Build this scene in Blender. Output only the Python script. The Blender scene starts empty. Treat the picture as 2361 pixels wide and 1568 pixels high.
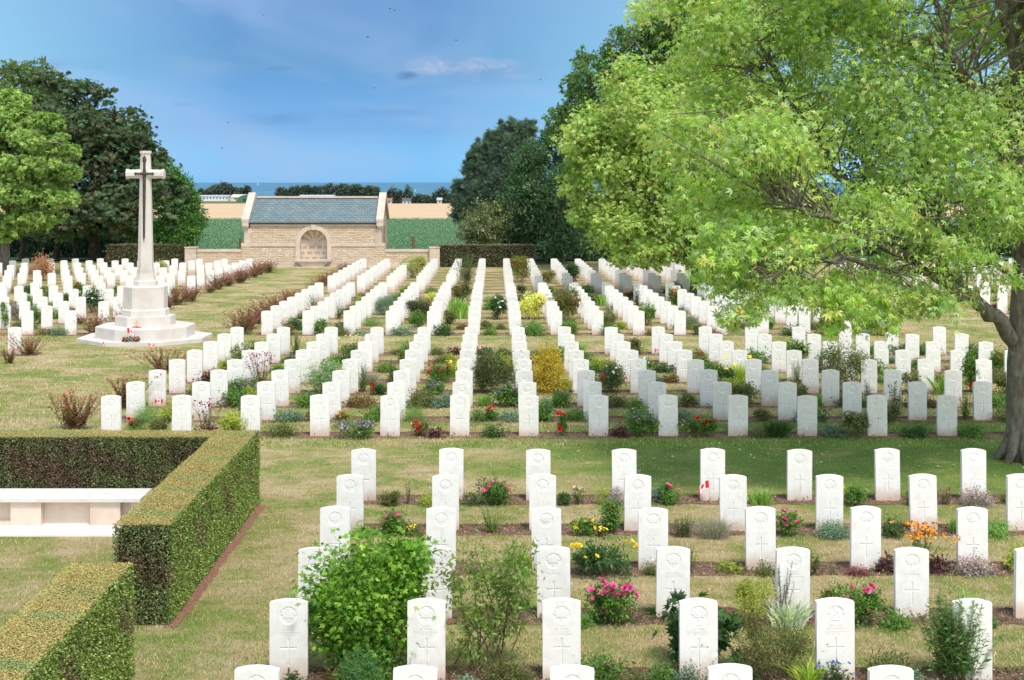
import bpy, math, random
import numpy as np
from mathutils import Vector

random.seed(7)
R = np.random.default_rng(11)
SC = bpy.context.scene
COL = SC.collection
F, PX, HZ, CH = 3200.0, 1140.0, 420.0, 5.0      # focal (px of a 2361 wide picture), principal point, horizon, eye height

# ------------------------------------------------------------------ terrain profile
PY = [-20, 27, 85, 260, 600, 900, 3000, 3600]
PZ = [0, 0, -.203, -2.0, -4.4, -7.1, -25, -29]
def gz(y): return float(np.interp(y, PY, PZ))
def ground_at(xd, yd):
    Y = 20.0
    for _ in range(60):
        Y = F*(CH-gz(Y))/(yd-HZ)*.6 + Y*.4
    return ((xd-PX)*Y/F, Y, gz(Y))
def W(xd, yd, Y): return ((xd-PX)*Y/F, Y, CH-(yd-HZ)*Y/F)

# ------------------------------------------------------------------ tagging
def tag(o, label=None, cat=None, group=None, kind=None):
    if label: o['label'] = label
    if cat: o['category'] = cat
    if group: o['group'] = group
    if kind: o['kind'] = kind
    return o
def empty(name, loc, rz=0, label=None, cat=None, group=None):
    o = bpy.data.objects.new(name, None); COL.objects.link(o)
    o.location = loc; o.rotation_euler = (0, 0, rz); o.empty_display_size = .1
    return tag(o, label, cat, group)
def link(name, me, parent=None, loc=(0,0,0), rot=(0,0,0)):
    o = bpy.data.objects.new(name, me); COL.objects.link(o)
    o.location = loc; o.rotation_euler = rot
    if parent: o.parent = parent
    return o

# ------------------------------------------------------------------ materials
MATS = {}
class NT:
    def __init__(s, name):
        s.m = bpy.data.materials.new(name); s.m.use_nodes = True
        s.t = s.m.node_tree; s.t.nodes.clear(); MATS[name] = s.m
        s.out = s.n('ShaderNodeOutputMaterial')
    def n(s, ty, **kw):
        nd = s.t.nodes.new(ty)
        for k, v in kw.items(): setattr(nd, k, v)
        return nd
    def l(s, a, b): s.t.links.new(a, b)
    def bsdf(s, rough=.8, spec=.3):
        b = s.n('ShaderNodeBsdfPrincipled'); b.inputs['Roughness'].default_value = rough
        b.inputs['Specular IOR Level'].default_value = spec
        s.l(b.outputs[0], s.out.inputs[0]); return b
    def noise(s, vec, scale, det=4, rough=.55, dist=0):
        n = s.n('ShaderNodeTexNoise'); n.inputs['Scale'].default_value = scale
        n.inputs['Detail'].default_value = det; n.inputs['Roughness'].default_value = rough
        n.inputs['Distortion'].default_value = dist
        if vec is not None: s.l(vec, n.inputs['Vector'])
        return n.outputs['Fac']
    def ramp(s, fac, stops):
        r = s.n('ShaderNodeValToRGB'); e = r.color_ramp.elements
        while len(e) < len(stops): e.new(.5)
        for k, (p, c) in enumerate(stops):
            e[k].position = p; e[k].color = (*c, 1) if len(c) == 3 else c
        s.l(fac, r.inputs[0]); return r.outputs[0]
    def mix(s, f, a, b, mode='MIX'):
        m = s.n('ShaderNodeMix', data_type='RGBA', blend_type=mode)
        for sock, v in ((m.inputs[0], f), (m.inputs[6], a), (m.inputs[7], b)):
            if isinstance(v, (int, float)): sock.default_value = v
            elif isinstance(v, tuple): sock.default_value = (*v, 1)
            else: s.l(v, sock)
        return m.outputs[2]
    def math(s, op, a, b=None, c=None, clamp=False):
        m = s.n('ShaderNodeMath', operation=op); m.use_clamp = clamp
        for i, v in enumerate((a, b, c)):
            if v is None: continue
            if isinstance(v, (int, float)): m.inputs[i].default_value = v
            else: s.l(v, m.inputs[i])
        return m.outputs[0]
    def bump(s, b, h, dist, strength=1):
        n = s.n('ShaderNodeBump'); n.inputs['Distance'].default_value = dist
        n.inputs['Strength'].default_value = strength
        s.l(h, n.inputs['Height']); s.l(n.outputs[0], b.inputs['Normal'])
    def obj(s): return s.n('ShaderNodeTexCoord').outputs['Object']
    def pos(s): return s.n('ShaderNodeNewGeometry').outputs['Position']
    def sep(s, v):
        n = s.n('ShaderNodeSeparateXYZ'); s.l(v, n.inputs[0]); return n.outputs
    def comb(s, x, y, z=0.0):
        n = s.n('ShaderNodeCombineXYZ')
        for i, v in enumerate((x, y, z)):
            if isinstance(v, (int, float)): n.inputs[i].default_value = v
            else: s.l(v, n.inputs[i])
        return n.outputs[0]
    def mapping(s, v, scale=(1,1,1), rot=(0,0,0)):
        n = s.n('ShaderNodeMapping'); n.inputs['Scale'].default_value = scale; n.inputs['Rotation'].default_value = rot
        s.l(v, n.inputs[0]); return n.outputs[0]

def mat_leaf(name='leaf', trans=.42, rough=.5, spec=.35, boost=1.07):
    t = NT(name); at = t.n('ShaderNodeAttribute', attribute_name='Col')
    oi = t.n('ShaderNodeObjectInfo')
    v = t.math('MULTIPLY_ADD', oi.outputs['Random'], .3, .85*boost)
    c = t.mix(1.0, at.outputs['Color'], t.comb(v, v, v), 'MULTIPLY')
    b = t.n('ShaderNodeBsdfPrincipled'); b.inputs['Roughness'].default_value = rough
    b.inputs['Specular IOR Level'].default_value = spec
    t.l(c, b.inputs['Base Color'])
    tr = t.n('ShaderNodeBsdfTranslucent'); c2 = t.mix(1.0, c, (1.2, 1.3, .62), 'MULTIPLY'); t.l(c2, tr.inputs[0])
    mx = t.n('ShaderNodeMixShader'); mx.inputs[0].default_value = trans
    t.l(b.outputs[0], mx.inputs[1]); t.l(tr.outputs[0], mx.inputs[2]); t.l(mx.outputs[0], t.out.inputs[0])
    return t.m
M_LEAF = mat_leaf(); M_PETAL = mat_leaf('petal', .25, .6, .2, 1.0); M_HEDGE = mat_leaf('hedge_leaf', .15, .6, .2)

def mat_plain(name, col, rough=.7, spec=.3, var=.15, scale=8, bump=0):
    t = NT(name); b = t.bsdf(rough, spec); n = t.noise(t.obj(), scale, 5)
    lo = tuple(c*(1-var) for c in col); hi = tuple(min(1, c*(1+var)) for c in col)
    t.l(t.ramp(n, [(.3, lo), (.7, hi)]), b.inputs['Base Color'])
    if bump: t.bump(b, n, bump)
    return t.m

def mat_headstone():
    t = NT('portland_stone'); b = t.bsdf(.75, .25); o = t.obj(); x, y, z = t.sep(o)
    oi = t.n('ShaderNodeObjectInfo').outputs['Random']
    ov = t.n('ShaderNodeVectorMath', operation='ADD'); t.l(o, ov.inputs[0]); t.l(t.comb(t.math('MULTIPLY', oi, 37.), t.math('MULTIPLY', oi, 91.)), ov.inputs[1]); ov = ov.outputs[0]
    base = t.ramp(t.noise(ov, 9, 6, .6), [(.28, (.67, .66, .635)), (.5, (.755, .745, .715)), (.72, (.80, .79, .76))])
    fine = t.noise(ov, 90, 3)
    base = t.mix(.12, base, t.ramp(fine, [(.35, (.45, .45, .43)), (.65, (.9, .9, .88))]))
    # warm splash stain rising from the soil
    st = t.math('MULTIPLY_ADD', t.noise(ov, 7, 4), .30, -.03)
    amt = t.math('MULTIPLY', oi, .14)
    edge = t.math('ADD', st, amt)
    f = t.math('DIVIDE', t.math('SUBTRACT', edge, z), .20, clamp=True)
    f = t.math('MULTIPLY', f, .8)
    c = t.mix(f, base, (.56, .40, .31))
    # faint grey-green weathering streaks
    w = t.ramp(t.noise(t.mapping(ov, (14, 14, 2.5)), 1.0, 5, .65), [(.56, (0,0,0)), (.75, (1,1,1))])
    c = t.mix(t.math('MULTIPLY', w, .35), c, (.52, .53, .46))
    t.l(c, b.inputs['Base Color']); t.bump(b, fine, .0012); return t.m
M_HS = mat_headstone()
M_LETTER_SHADE = mat_plain('letter_shade', (.47, .455, .42), .9, .1, .1, 40)  # flat letter faces; the darker colour stands in for shade in the cutting
M_WORN_SHADE = mat_plain('worn_letter_shade', (.60, .585, .55), .9, .1, .1, 40)  # worn strokes, with the shade of the cutting put into their colour

def mat_cross():
    t = NT('memorial_limestone'); b = t.bsdf(.75, .25); o = t.pos(); x, y, z = t.sep(o)
    base = t.ramp(t.noise(o, 1.6, 6, .6), [(.3, (.50, .455, .415)), (.55, (.585, .55, .51)), (.75, (.63, .60, .565))])
    st = t.ramp(t.noise(t.mapping(o, (5, 5, .7)), 1, 5, .6), [(.5, (0,0,0)), (.8, (1,1,1))])
    c = t.mix(t.math('MULTIPLY', st, .3), base, (.62, .55, .47))
    jx = t.math('ABSOLUTE', t.math('SUBTRACT', t.math('FRACT', t.math('ADD', t.math('MULTIPLY', x, .83), t.math('MULTIPLY', y, .41))), .5)); jn = t.math('LESS_THAN', jx, .004)
    c = t.mix(t.math('MULTIPLY', jn, .5), c, (.36, .32, .28))
    t.l(c, b.inputs['Base Color']); t.bump(b, t.noise(o, 40, 3), .002); return t.m
M_CROSS = mat_cross()
M_BENCH = mat_plain('bench_limestone', (.60, .50, .42), .8, .2, .14, 3, .002)
M_BENCHTOP = mat_plain('bench_top_stone', (.60, .585, .55), .8, .2, .08, 5)
M_PAVE = mat_plain('pale_paving', (.78, .72, .64), .85, .2, .07, 2)
M_ASH = mat_plain('ashlar_limestone', (.55, .46, .39), .85, .2, .13, 1.6, .004)
M_BRONZE = mat_plain('dark_bronze', (.045, .035, .035), .45, .5, .4, 20)

def mat_ashlar():
    t = NT('ashlar_courses'); b = t.bsdf(.85, .2); x, y, z = t.sep(t.obj())
    br = t.n('ShaderNodeTexBrick'); t.l(t.comb(t.math('ADD', x, t.math('MULTIPLY', y, .7)), z), br.inputs['Vector'])
    for k, v in (('Scale', 1.0), ('Mortar Size', .008), ('Brick Width', .62), ('Row Height', .31), ('Bias', 0.0)): br.inputs[k].default_value = v
    br.inputs['Color1'].default_value = (.60, .505, .44, 1); br.inputs['Color2'].default_value = (.51, .42, .36, 1); br.inputs['Mortar'].default_value = (.42, .35, .29, 1)
    n = t.ramp(t.noise(t.obj(), 4, 5), [(.3, (.86, .86, .86)), (.7, (1.08, 1.06, 1.02))])
    t.l(t.mix(1.0, br.outputs[0], n, 'MULTIPLY'), b.inputs['Base Color']); return t.m
M_ASHC = mat_ashlar()

def mat_rubble():
    t = NT('coursed_rubble'); b = t.bsdf(.9, .15); o = t.obj(); x, y, z = t.sep(o)
    dn = t.n('ShaderNodeTexNoise'); dn.inputs['Scale'].default_value = 1.3; t.l(o, dn.inputs['Vector'])
    d = t.sep(dn.outputs['Color'])
    xx = t.math('ADD', t.math('ADD', x, y), t.math('MULTIPLY', d[0], .5)); zz = t.math('ADD', z, t.math('MULTIPLY', d[1], .10))
    def brick(w, h, off):
        br = t.n('ShaderNodeTexBrick'); t.l(t.comb(t.math('ADD', xx, off), zz), br.inputs['Vector'])
        br.inputs['Color1'].default_value = (0, 0, 0, 1); br.inputs['Color2'].default_value = (1, 1, 1, 1); br.inputs['Mortar'].default_value = (.5, .5, .5, 1)
        for k, v in (('Scale', 1.0), ('Mortar Size', .012), ('Brick Width', w), ('Row Height', h), ('Bias', 0.0), ('Mortar Smooth', .4)): br.inputs[k].default_value = v
        return br
    b1 = brick(.42, .105, 0)
    col = t.ramp(b1.outputs[0], [(0, (.52, .38, .27)), (.3, (.64, .50, .38)), (.6, (.70, .60, .49)), (1, (.57, .42, .29))])
    col = t.mix(.55, col, t.ramp(t.noise(t.mapping(o, (2.2, 2.2, 8)), 1, 3), [(.3, (.48, .33, .21)), (.5, (.64, .50, .37)), (.7, (.72, .64, .54))]))
    col = t.mix(b1.outputs['Fac'], col, (.36, .27, .18))
    t.l(col, b.inputs['Base Color'])
    h = t.math('ADD', t.math('MULTIPLY', b1.outputs['Fac'], -1.0), t.noise(o, 9, 4)); t.bump(b, h, .03); return t.m
M_RUB = mat_rubble()

def mat_slate():
    t = NT('blue_slate'); b = t.bsdf(.5, .5); x, y, z = t.sep(t.obj())
    br = t.n('ShaderNodeTexBrick'); t.l(t.comb(x, t.math('MULTIPLY', z, 1.6)), br.inputs['Vector'])
    for k, v in (('Scale', 1.0), ('Mortar Size', .013), ('Brick Width', .34), ('Row Height', .175), ('Bias', -.1), ('Mortar Smooth', .1)): br.inputs[k].default_value = v
    br.inputs['Color1'].default_value = (.13, .18, .195, 1); br.inputs['Color2'].default_value = (.18, .235, .245, 1); br.inputs['Mortar'].default_value = (.04, .07, .085, 1)
    n = t.ramp(t.noise(t.mapping(t.obj(), (1.3, 1, 2.4)), 1.4, 4), [(.3, (.85, .88, .92)), (.62, (1.0, 1.0, 1.0)), (.8, (1.25, 1.22, 1.1))])
    t.l(t.mix(1.0, br.outputs[0], n, 'MULTIPLY'), b.inputs['Base Color'])
    t.bump(b, t.math('MULTIPLY', br.outputs['Fac'], -1.), .012); return t.m
M_SLATE = mat_slate()

def mat_bark(name='bark', a=(.075, .06, .045), c=(.24, .22, .18)):
    t = NT(name); b = t.bsdf(.95, .1); o = t.obj()
    n = t.noise(t.mapping(o, (9, 9, 2)), 1.5, 6, .7); n2 = t.noise(o, 6, 4)
    k = t.ramp(n, [(.32, a), (.68, c)])
    k = t.mix(t.ramp(n2, [(.6, (0,0,0)), (.72, (.5,.5,.5))]), k, (.28, .30, .23))
    t.l(k, b.inputs['Base Color']); t.bump(b, n, .04); return t.m
M_BARK = mat_bark(); M_BARKD = mat_bark('dark_bark', (.02, .017, .013), (.07, .06, .045)); M_STEM = mat_plain('woody_stem', (.17, .12, .07), .9, .1, .3, 20)

def mat_lawn():
    t = NT('lawn'); b = t.bsdf(.95, .1); p = t.pos()
    big = t.noise(t.mapping(p, (.75, .85, 1)), .8, 3, .6, .4); mid = t.noise(t.mapping(p, (1, 1.6, 1)), 2.2, 4, .65); fine = t.noise(t.mapping(p, (1, 1.5, 1)), 28, 5, .75)
    f = t.math('ADD', t.math('ADD', t.math('MULTIPLY', big, .50), t.math('MULTIPLY', mid, .36)), t.math('MULTIPLY', fine, .22))
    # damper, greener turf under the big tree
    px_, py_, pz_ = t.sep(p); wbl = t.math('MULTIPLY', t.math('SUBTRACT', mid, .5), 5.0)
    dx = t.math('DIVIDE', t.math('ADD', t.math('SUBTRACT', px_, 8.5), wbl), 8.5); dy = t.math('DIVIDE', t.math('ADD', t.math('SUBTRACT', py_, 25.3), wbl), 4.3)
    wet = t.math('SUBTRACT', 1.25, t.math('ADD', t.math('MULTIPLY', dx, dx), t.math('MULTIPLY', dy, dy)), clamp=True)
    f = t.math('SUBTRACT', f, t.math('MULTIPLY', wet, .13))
    c = t.ramp(f, [(.40, (.12, .19, .04)), (.48, (.20, .245, .065)), (.53, (.30, .275, .115)), (.57, (.395, .32, .175)), (.68, (.49, .395, .26))])
    fn = t.ramp(t.noise(p, 60, 3, .7), [(.3, (.62, .62, .62)), (.7, (1.35, 1.35, 1.3))])
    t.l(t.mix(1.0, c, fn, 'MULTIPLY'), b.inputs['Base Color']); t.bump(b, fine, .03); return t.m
M_LAWN = mat_lawn()
def mat_soil():
    t = NT('bed_soil'); b = t.bsdf(.95, .1); p = t.pos()
    n = t.noise(p, 26, 6, .8); c = t.ramp(n, [(.32, (.10, .055, .038)), (.5, (.27, .165, .115)), (.68, (.44, .31, .23))])
    t.l(c, b.inputs['Base Color']); t.bump(b, n, .05); return t.m
M_SOIL = mat_soil()
def mat_field():
    t = NT('countryside'); b = t.bsdf(.95, .1); p = t.pos()
    n = t.noise(t.mapping(p, (.004, .012, 1)), 1, 4); c = t.ramp(n, [(.35, (.05, .09, .03)), (.5, (.11, .13, .05)), (.65, (.22, .18, .09))])
    t.l(c, b.inputs['Base Color']); return t.m
M_FIELD = mat_field()
def mat_crop():
    t = NT('leafy_crop'); b = t.bsdf(.9, .2); p = t.pos()
    n = t.noise(p, 3.5, 6, .8); big = t.noise(t.mapping(p, (.05, .02, 1)), 1, 3)
    c = t.ramp(n, [(.3, (.05, .115, .055)), (.5, (.08, .165, .08)), (.7, (.14, .23, .13))])
    c = t.mix(t.math('MULTIPLY', big, .4), c, (.12, .2, .09))
    t.l(c, b.inputs['Base Color']); t.bump(b, n, .25); return t.m
M_CROP = mat_crop()
def mat_plough():
    t = NT('dry_ploughed_earth'); b = t.bsdf(.95, .1); p = t.pos()
    wv = t.n('ShaderNodeTexWave', wave_type='BANDS', bands_direction='X'); t.l(t.mapping(p, (1, 1, 1), (0, 0, math.radians(38))), wv.inputs['Vector'])
    wv.inputs['Scale'].default_value = .045; wv.inputs['Distortion'].default_value = .6; wv.inputs['Detail'].default_value = 2
    n = t.noise(t.mapping(p, (.03, .03, 1)), 2, 5)
    c = t.ramp(t.math('ADD', t.math('MULTIPLY', wv.outputs[1], .65), t.math('MULTIPLY', n, .35)), [(.25, (.36, .24, .14)), (.5, (.53, .38, .23)), (.75, (.64, .49, .32))])
    t.l(c, b.inputs['Base Color']); return t.m
M_PLOUGH = mat_plough()
def mat_sea():
    t = NT('sea_water'); b = t.bsdf(.8, .12); p = t.pos()
    n = t.noise(t.mapping(p, (.0006, .002, 1)), 1, 5); y = t.sep(p)[1]
    c = t.ramp(n, [(.3, (.05, .15, .25)), (.6, (.07, .19, .29)), (.8, (.10, .235, .33))])
    t.l(c, b.inputs['Base Color']); t.bump(b, t.noise(t.mapping(p, (.02, .06, 1)), 1, 4), 3.0); return t.m
M_SEA = mat_sea()

# ------------------------------------------------------------------ mesh helpers
class MB:
    """collects vertices, faces and a colour per vertex for one mesh"""
    def __init__(s): s.v = []; s.f = []; s.c = []; s.mi = []
    def add(s, vs, fs, col=(1,1,1), mi=0):
        o = len(s.v); s.v += [tuple(v) for v in vs]; s.f += [tuple(i+o for i in f) for f in fs]
        s.c += [tuple(col)]*len(vs); s.mi += [mi]*len(fs)
    def box(s, x0, x1, y0, y1, z0, z1, col=(1,1,1), mi=0):
        s.add([(x0,y0,z0),(x1,y0,z0),(x1,y1,z0),(x0,y1,z0),(x0,y0,z1),(x1,y0,z1),(x1,y1,z1),(x0,y1,z1)],
              [(0,3,2,1),(4,5,6,7),(0,1,5,4),(1,2,6,5),(2,3,7,6),(3,0,4,7)], col, mi)
    def prism(s, pts, z0, z1, col=(1,1,1), mi=0, pts2=None):
        n = len(pts); p2 = pts2 or pts
        s.add([(x,y,z0) for x,y in pts]+[(x,y,z1) for x,y in p2],
              [tuple(range(n-1,-1,-1)), tuple(range(n,2*n))]+[(i,(i+1)%n,(i+1)%n+n,i+n) for i in range(n)], col, mi)
    def slab(s, pts, y0, y1, col=(1,1,1), mi=0):
        """outline in x,z (counter clockwise seen from -y) given thickness from y0 to y1"""
        n = len(pts)
        s.add([(x,y0,z) for x,z in pts]+[(x,y1,z) for x,z in pts],
              [tuple(range(n)), tuple(range(2*n-1,n-1,-1))]+[(i,i+n,(i+1)%n+n,(i+1)%n) for i in range(n)], col, mi)
    def tube(s, pts, rads, sides=6, col=(1,1,1), mi=0):
        P = [Vector(p) for p in pts]; n = len(P); vs = []
        for i, p in enumerate(P):
            d = (P[min(i+1,n-1)]-P[max(i-1,0)])
            d = d.normalized() if d.length > 1e-9 else Vector((0,0,1))
            a = d.cross(Vector((0,1,0)) if abs(d.y) < .9 else Vector((1,0,0))).normalized(); b = d.cross(a)
            for k in range(sides):
                t = 2*math.pi*k/sides; vs.append(p+(a*math.cos(t)+b*math.sin(t))*rads[i])
        fs = [(i*sides+k, i*sides+(k+1)%sides, (i+1)*sides+(k+1)%sides, (i+1)*sides+k) for i in range(n-1) for k in range(sides)]
        fs += [tuple(range(sides-1,-1,-1)), tuple(range((n-1)*sides, n*sides))]
        s.add(vs, fs, col, mi)
    def mesh(s, name, mats, smooth=False):
        me = bpy.data.meshes.new(name); me.from_pydata(s.v, [], s.f)
        for m in (mats if isinstance(mats, (list, tuple)) else [mats]): me.materials.append(m)
        me.polygons.foreach_set('material_index', s.mi)
        ca = me.color_attributes.new('Col', 'FLOAT_COLOR', 'POINT')
        ca.data.foreach_set('color', np.c_[np.array(s.c, float), np.ones(len(s.c))].ravel())
        if smooth: me.polygons.foreach_set('use_smooth', [True]*len(s.f))
        me.update(); return me
    def build(s, name, mats, parent=None, loc=(0,0,0), rot=(0,0,0), smooth=False):
        return link(name, s.mesh(name, mats, smooth), parent, loc, rot)

def quads_mesh(name, V, C, mat, extra=None):
    """V (n,4,3) quads, C (n,3) colours"""
    n = len(V); me = bpy.data.meshes.new(name)
    me.vertices.add(n*4); me.vertices.foreach_set('co', V.reshape(-1).astype(np.float32))
    me.loops.add(n*4); me.loops.foreach_set('vertex_index', np.arange(n*4, dtype=np.int32))
    me.polygons.add(n); me.polygons.foreach_set('loop_start', np.arange(0, n*4, 4, dtype=np.int32))
    me.polygons.foreach_set('loop_total', np.full(n, 4, dtype=np.int32))
    me.update(calc_edges=True)
    ca = me.color_attributes.new('Col', 'FLOAT_COLOR', 'POINT')
    cc = np.c_[np.repeat(C, 4, 0), np.ones(n*4)].astype(np.float32); ca.data.foreach_set('color', cc.ravel())
    me.materials.append(mat); return me

def nrm(a): return a/np.maximum(np.linalg.norm(a, axis=-1, keepdims=True), 1e-9)
def leaves(P, D, N, L, Wd, C, lobes=1, spread=.75, fold=.12):
    """diamond leaflets; lobes > 1 gives palmate leaves"""
    S = nrm(np.cross(D, N)); N = np.cross(S, D)
    out = []; cc = []
    for k in range(lobes):
        a = 0 if lobes == 1 else (k-(lobes-1)/2)*spread
        l = (L*(1-.22*abs(a)))[:, None]; w = Wd[:, None]
        d = D*math.cos(a)+S*math.sin(a); s = S*math.cos(a)-D*math.sin(a)
        m = P+d*l*.45-N*l*fold
        out.append(np.stack([P, m+s*w*.5+N*w*.2, P+d*l-N*l*fold*1.8, m-s*w*.5+N*w*.2], 1)); cc.append(C)
    return np.concatenate(out), np.concatenate(cc)

PAL = dict(
 bright=[(.230,.446,.047),(.176,.365,.041),(.108,.257,.027)], green=[(.115,.243,.041),(.162,.297,.054),(.081,.176,.034)],
 dark=[(.041,.108,.027),(.061,.135,.041),(.081,.162,.047)], olive=[(.149,.176,.054),(.216,.230,.081),(.108,.135,.041)],
 feather=[(.162,.324,.081),(.216,.392,.095)], gold=[(.702,.486,.041),(.750,.567,.081),(.486,.365,.041),(.405,.405,.068)],
 yellow=[(.86,.76,.22),(.9,.82,.35),(.62,.62,.12),(.3,.38,.08)], grey=[(.405,.392,.338),(.486,.432,.419),(.324,.324,.270)],
 bluegreen=[(.176,.284,.203),(.270,.365,.270),(.121,.203,.135)], maroon=[(.095,.027,.041),(.149,.041,.054),(.068,.041,.034)],
 fuchsia=[(.121,.176,.047),(.149,.162,.054),(.257,.068,.061),(.189,.108,.054),(.365,.054,.061)], fuchsiad=[(.14,.19,.06),(.20,.11,.07),(.32,.08,.08),(.17,.16,.07),(.38,.12,.11)], photinia=[(.162,.257,.054),(.230,.243,.068),(.405,.162,.068),(.108,.176,.041)],
 photred=[(.62,.12,.13),(.60,.30,.28),(.30,.34,.12),(.70,.20,.22),(.42,.40,.22),(.20,.26,.08)], varieg=[(.216,.338,.176),(.486,.567,.351),(.135,.230,.108)], cream=[(.567,.540,.216),(.338,.378,.095),(.203,.270,.068),(.675,.634,.297)],
 lilacm=[(.351,.284,.324),(.257,.270,.189),(.486,.378,.459)], brown=[(.203,.121,.054),(.135,.121,.041),(.270,.176,.081)], tan=[(.567,.459,.297),(.459,.365,.230)],
 iris=[(.230,.405,.081),(.351,.513,.135),(.176,.324,.068)], yg=[(.351,.405,.068),(.432,.446,.095),(.243,.324,.054)], silver=[(.608,.675,.567),(.486,.567,.459),(.743,.750,.675)],
 lime=[(.405,.486,.081),(.297,.432,.068)],
)
def pick(rng, pal, n, jit=.18):
    p = np.array(PAL[pal] if isinstance(pal, str) else pal); c = p[rng.integers(0, len(p), n)]
    return c*rng.normal(1, jit, (n, 1)).clip(.5, 1.6)

def fol(rng, blobs, nc, nl, L, wr=.45, pal='green', sig=.22, flat=.7, droop=.25, lobes=1, spread=.75, shell=(.45, 1.), out=.6, zmin=None, cj=.22, upn=1.0, nseg=0):
    B = np.array(blobs, float); w = B[:,3]*B[:,4]+B[:,3]*B[:,5]+B[:,4]*B[:,5]; w = w/w.sum()
    bi = rng.choice(len(B), nc, p=w); d = nrm(rng.normal(size=(nc, 3)))
    c = B[bi,:3]+d*B[bi,3:]*rng.uniform(*shell, (nc, 1))
    sg = sig*B[bi,3:].min(1)*rng.uniform(.6, 1.4, nc)
    col0 = pick(rng, pal, nc, cj)
    P = np.repeat(c, nl, 0)+rng.normal(size=(nc*nl, 3))*np.repeat(sg, nl)[:, None]*np.array([1, 1, flat])
    O = np.repeat(d, nl, 0)
    D = nrm(O*out+rng.normal(size=P.shape)*.6+np.array([0, 0, -droop]))
    N = nrm(rng.normal(size=P.shape)*.55+np.array([0, 0, upn])+O*.45)
    C = np.repeat(col0, nl, 0)*.55+pick(rng, pal, nc*nl, .16)*.45
    if zmin is not None:
        k = P[:,2] > zmin; P, D, N, C = P[k], D[k], N[k], C[k]
    n = len(P); l = L*rng.uniform(.65, 1.25, n)
    V, C = leaves(P, D, N, l, l*wr, C, lobes, spread)
    return V, C.clip(.003, .9), c

# ------------------------------------------------------------------ camera
cam = bpy.data.cameras.new('camera'); co = bpy.data.objects.new('camera', cam); COL.objects.link(co)
co.location = (0, 0, CH); co.rotation_euler = (math.radians(90), 0, 0)
cam.sensor_width = 36; cam.lens = F/2361*36; cam.shift_x = (1180.5-PX)/2361; cam.shift_y = -(784-HZ)/2361
cam.clip_start = .1; cam.clip_end = 150000; SC.camera = co

# ------------------------------------------------------------------ light
SUN_EL, SUN_AZ = math.radians(60), math.radians(26)   # azimuth measured from -Y (behind the camera) towards +X
sd = Vector((math.cos(SUN_EL)*math.sin(SUN_AZ), -math.cos(SUN_EL)*math.cos(SUN_AZ), math.sin(SUN_EL)))
sl = bpy.data.lights.new('sun', 'SUN'); sl.energy = 2.0; sl.angle = math.radians(10); sl.color = (1, .93, .82)
so = bpy.data.objects.new('sun', sl); COL.objects.link(so); so.rotation_euler = sd.to_track_quat('Z', 'Y').to_euler(); so.location = (20, -20, 40)
w = bpy.data.worlds.new('World'); SC.world = w; w.use_nodes = True
wt = NT.__new__(NT); wt.t = w.node_tree; wt.t.nodes.clear()
wo = wt.n('ShaderNodeOutputWorld'); bg = wt.n('ShaderNodeBackground'); wt.l(bg.outputs[0], wo.inputs[0]); bg.inputs[1].default_value = .15
sky = wt.n('ShaderNodeTexSky', sky_type='NISHITA'); sky.sun_disc = False; sky.sun_elevation = SUN_EL
sky.sun_rotation = math.atan2(sd.x, sd.y); sky.air_density = 1.0; sky.dust_density = .6; sky.ozone_density = 2.0; sky.altitude = 50
g = wt.n('ShaderNodeTexCoord').outputs['Generated']; gx, gy, gzz = wt.sep(g)
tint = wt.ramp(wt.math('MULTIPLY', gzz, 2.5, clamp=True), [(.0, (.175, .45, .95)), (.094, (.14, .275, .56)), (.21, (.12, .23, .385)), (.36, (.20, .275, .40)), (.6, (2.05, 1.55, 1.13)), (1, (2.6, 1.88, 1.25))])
tint = wt.mix(wt.math('MULTIPLY_ADD', gy, -3.0, .3, clamp=True), tint, (1.75, 1.45, 1.15))   # unseen sunward sky brightened, like the overhead stops above, as fill light
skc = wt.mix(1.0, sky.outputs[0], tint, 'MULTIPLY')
# thin high veils and one small cloud
ax = wt.math('DIVIDE', gx, wt.math('MAXIMUM', gy, .05)); az = wt.math('DIVIDE', gzz, wt.math('MAXIMUM', gy, .05))
vis = wt.math('GREATER_THAN', gy, .3)
side = wt.math('MULTIPLY', wt.math('SUBTRACT', wt.math('ABSOLUTE', wt.math('ADD', ax, .12)), .07), 4.6, clamp=True)
side = wt.math('MULTIPLY', side, wt.math('SUBTRACT', 1.0, wt.math('MULTIPLY', gzz, 2.6), clamp=True))
skc = wt.mix(wt.math('MULTIPLY', wt.math('MULTIPLY', side, .85), vis), skc, (1.75, 3.35, 4.2))
sv = wt.comb(wt.math('ADD', ax, wt.math('MULTIPLY', az, .9)), wt.math('MULTIPLY', az, 2.6))
veil = wt.ramp(wt.noise(sv, 5.5, 3, .5, .6), [(.45, (0,0,0)), (.75, (1,1,1))])
skc = wt.mix(wt.math('MULTIPLY', wt.math('MULTIPLY', veil, .85), vis), skc, (1.42, 2.12, 3.25))
def blob(cx, cz, rx, rz):
    a = wt.math('POWER', wt.math('ABSOLUTE', wt.math('DIVIDE', wt.math('SUBTRACT', ax, cx), rx)), 2.0); b_ = wt.math('POWER', wt.math('ABSOLUTE', wt.math('DIVIDE', wt.math('SUBTRACT', az, cz), rz)), 2.0)
    return wt.math('SUBTRACT', 1.0, wt.math('ADD', a, b_), clamp=True)
cn = wt.noise(wt.comb(ax, wt.math('MULTIPLY', az, 1.8)), 42, 7, .65, .5); cn2 = wt.noise(wt.comb(ax, wt.math('MULTIPLY', az, 3.0)), 16, 4, .55, .3)
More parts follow.
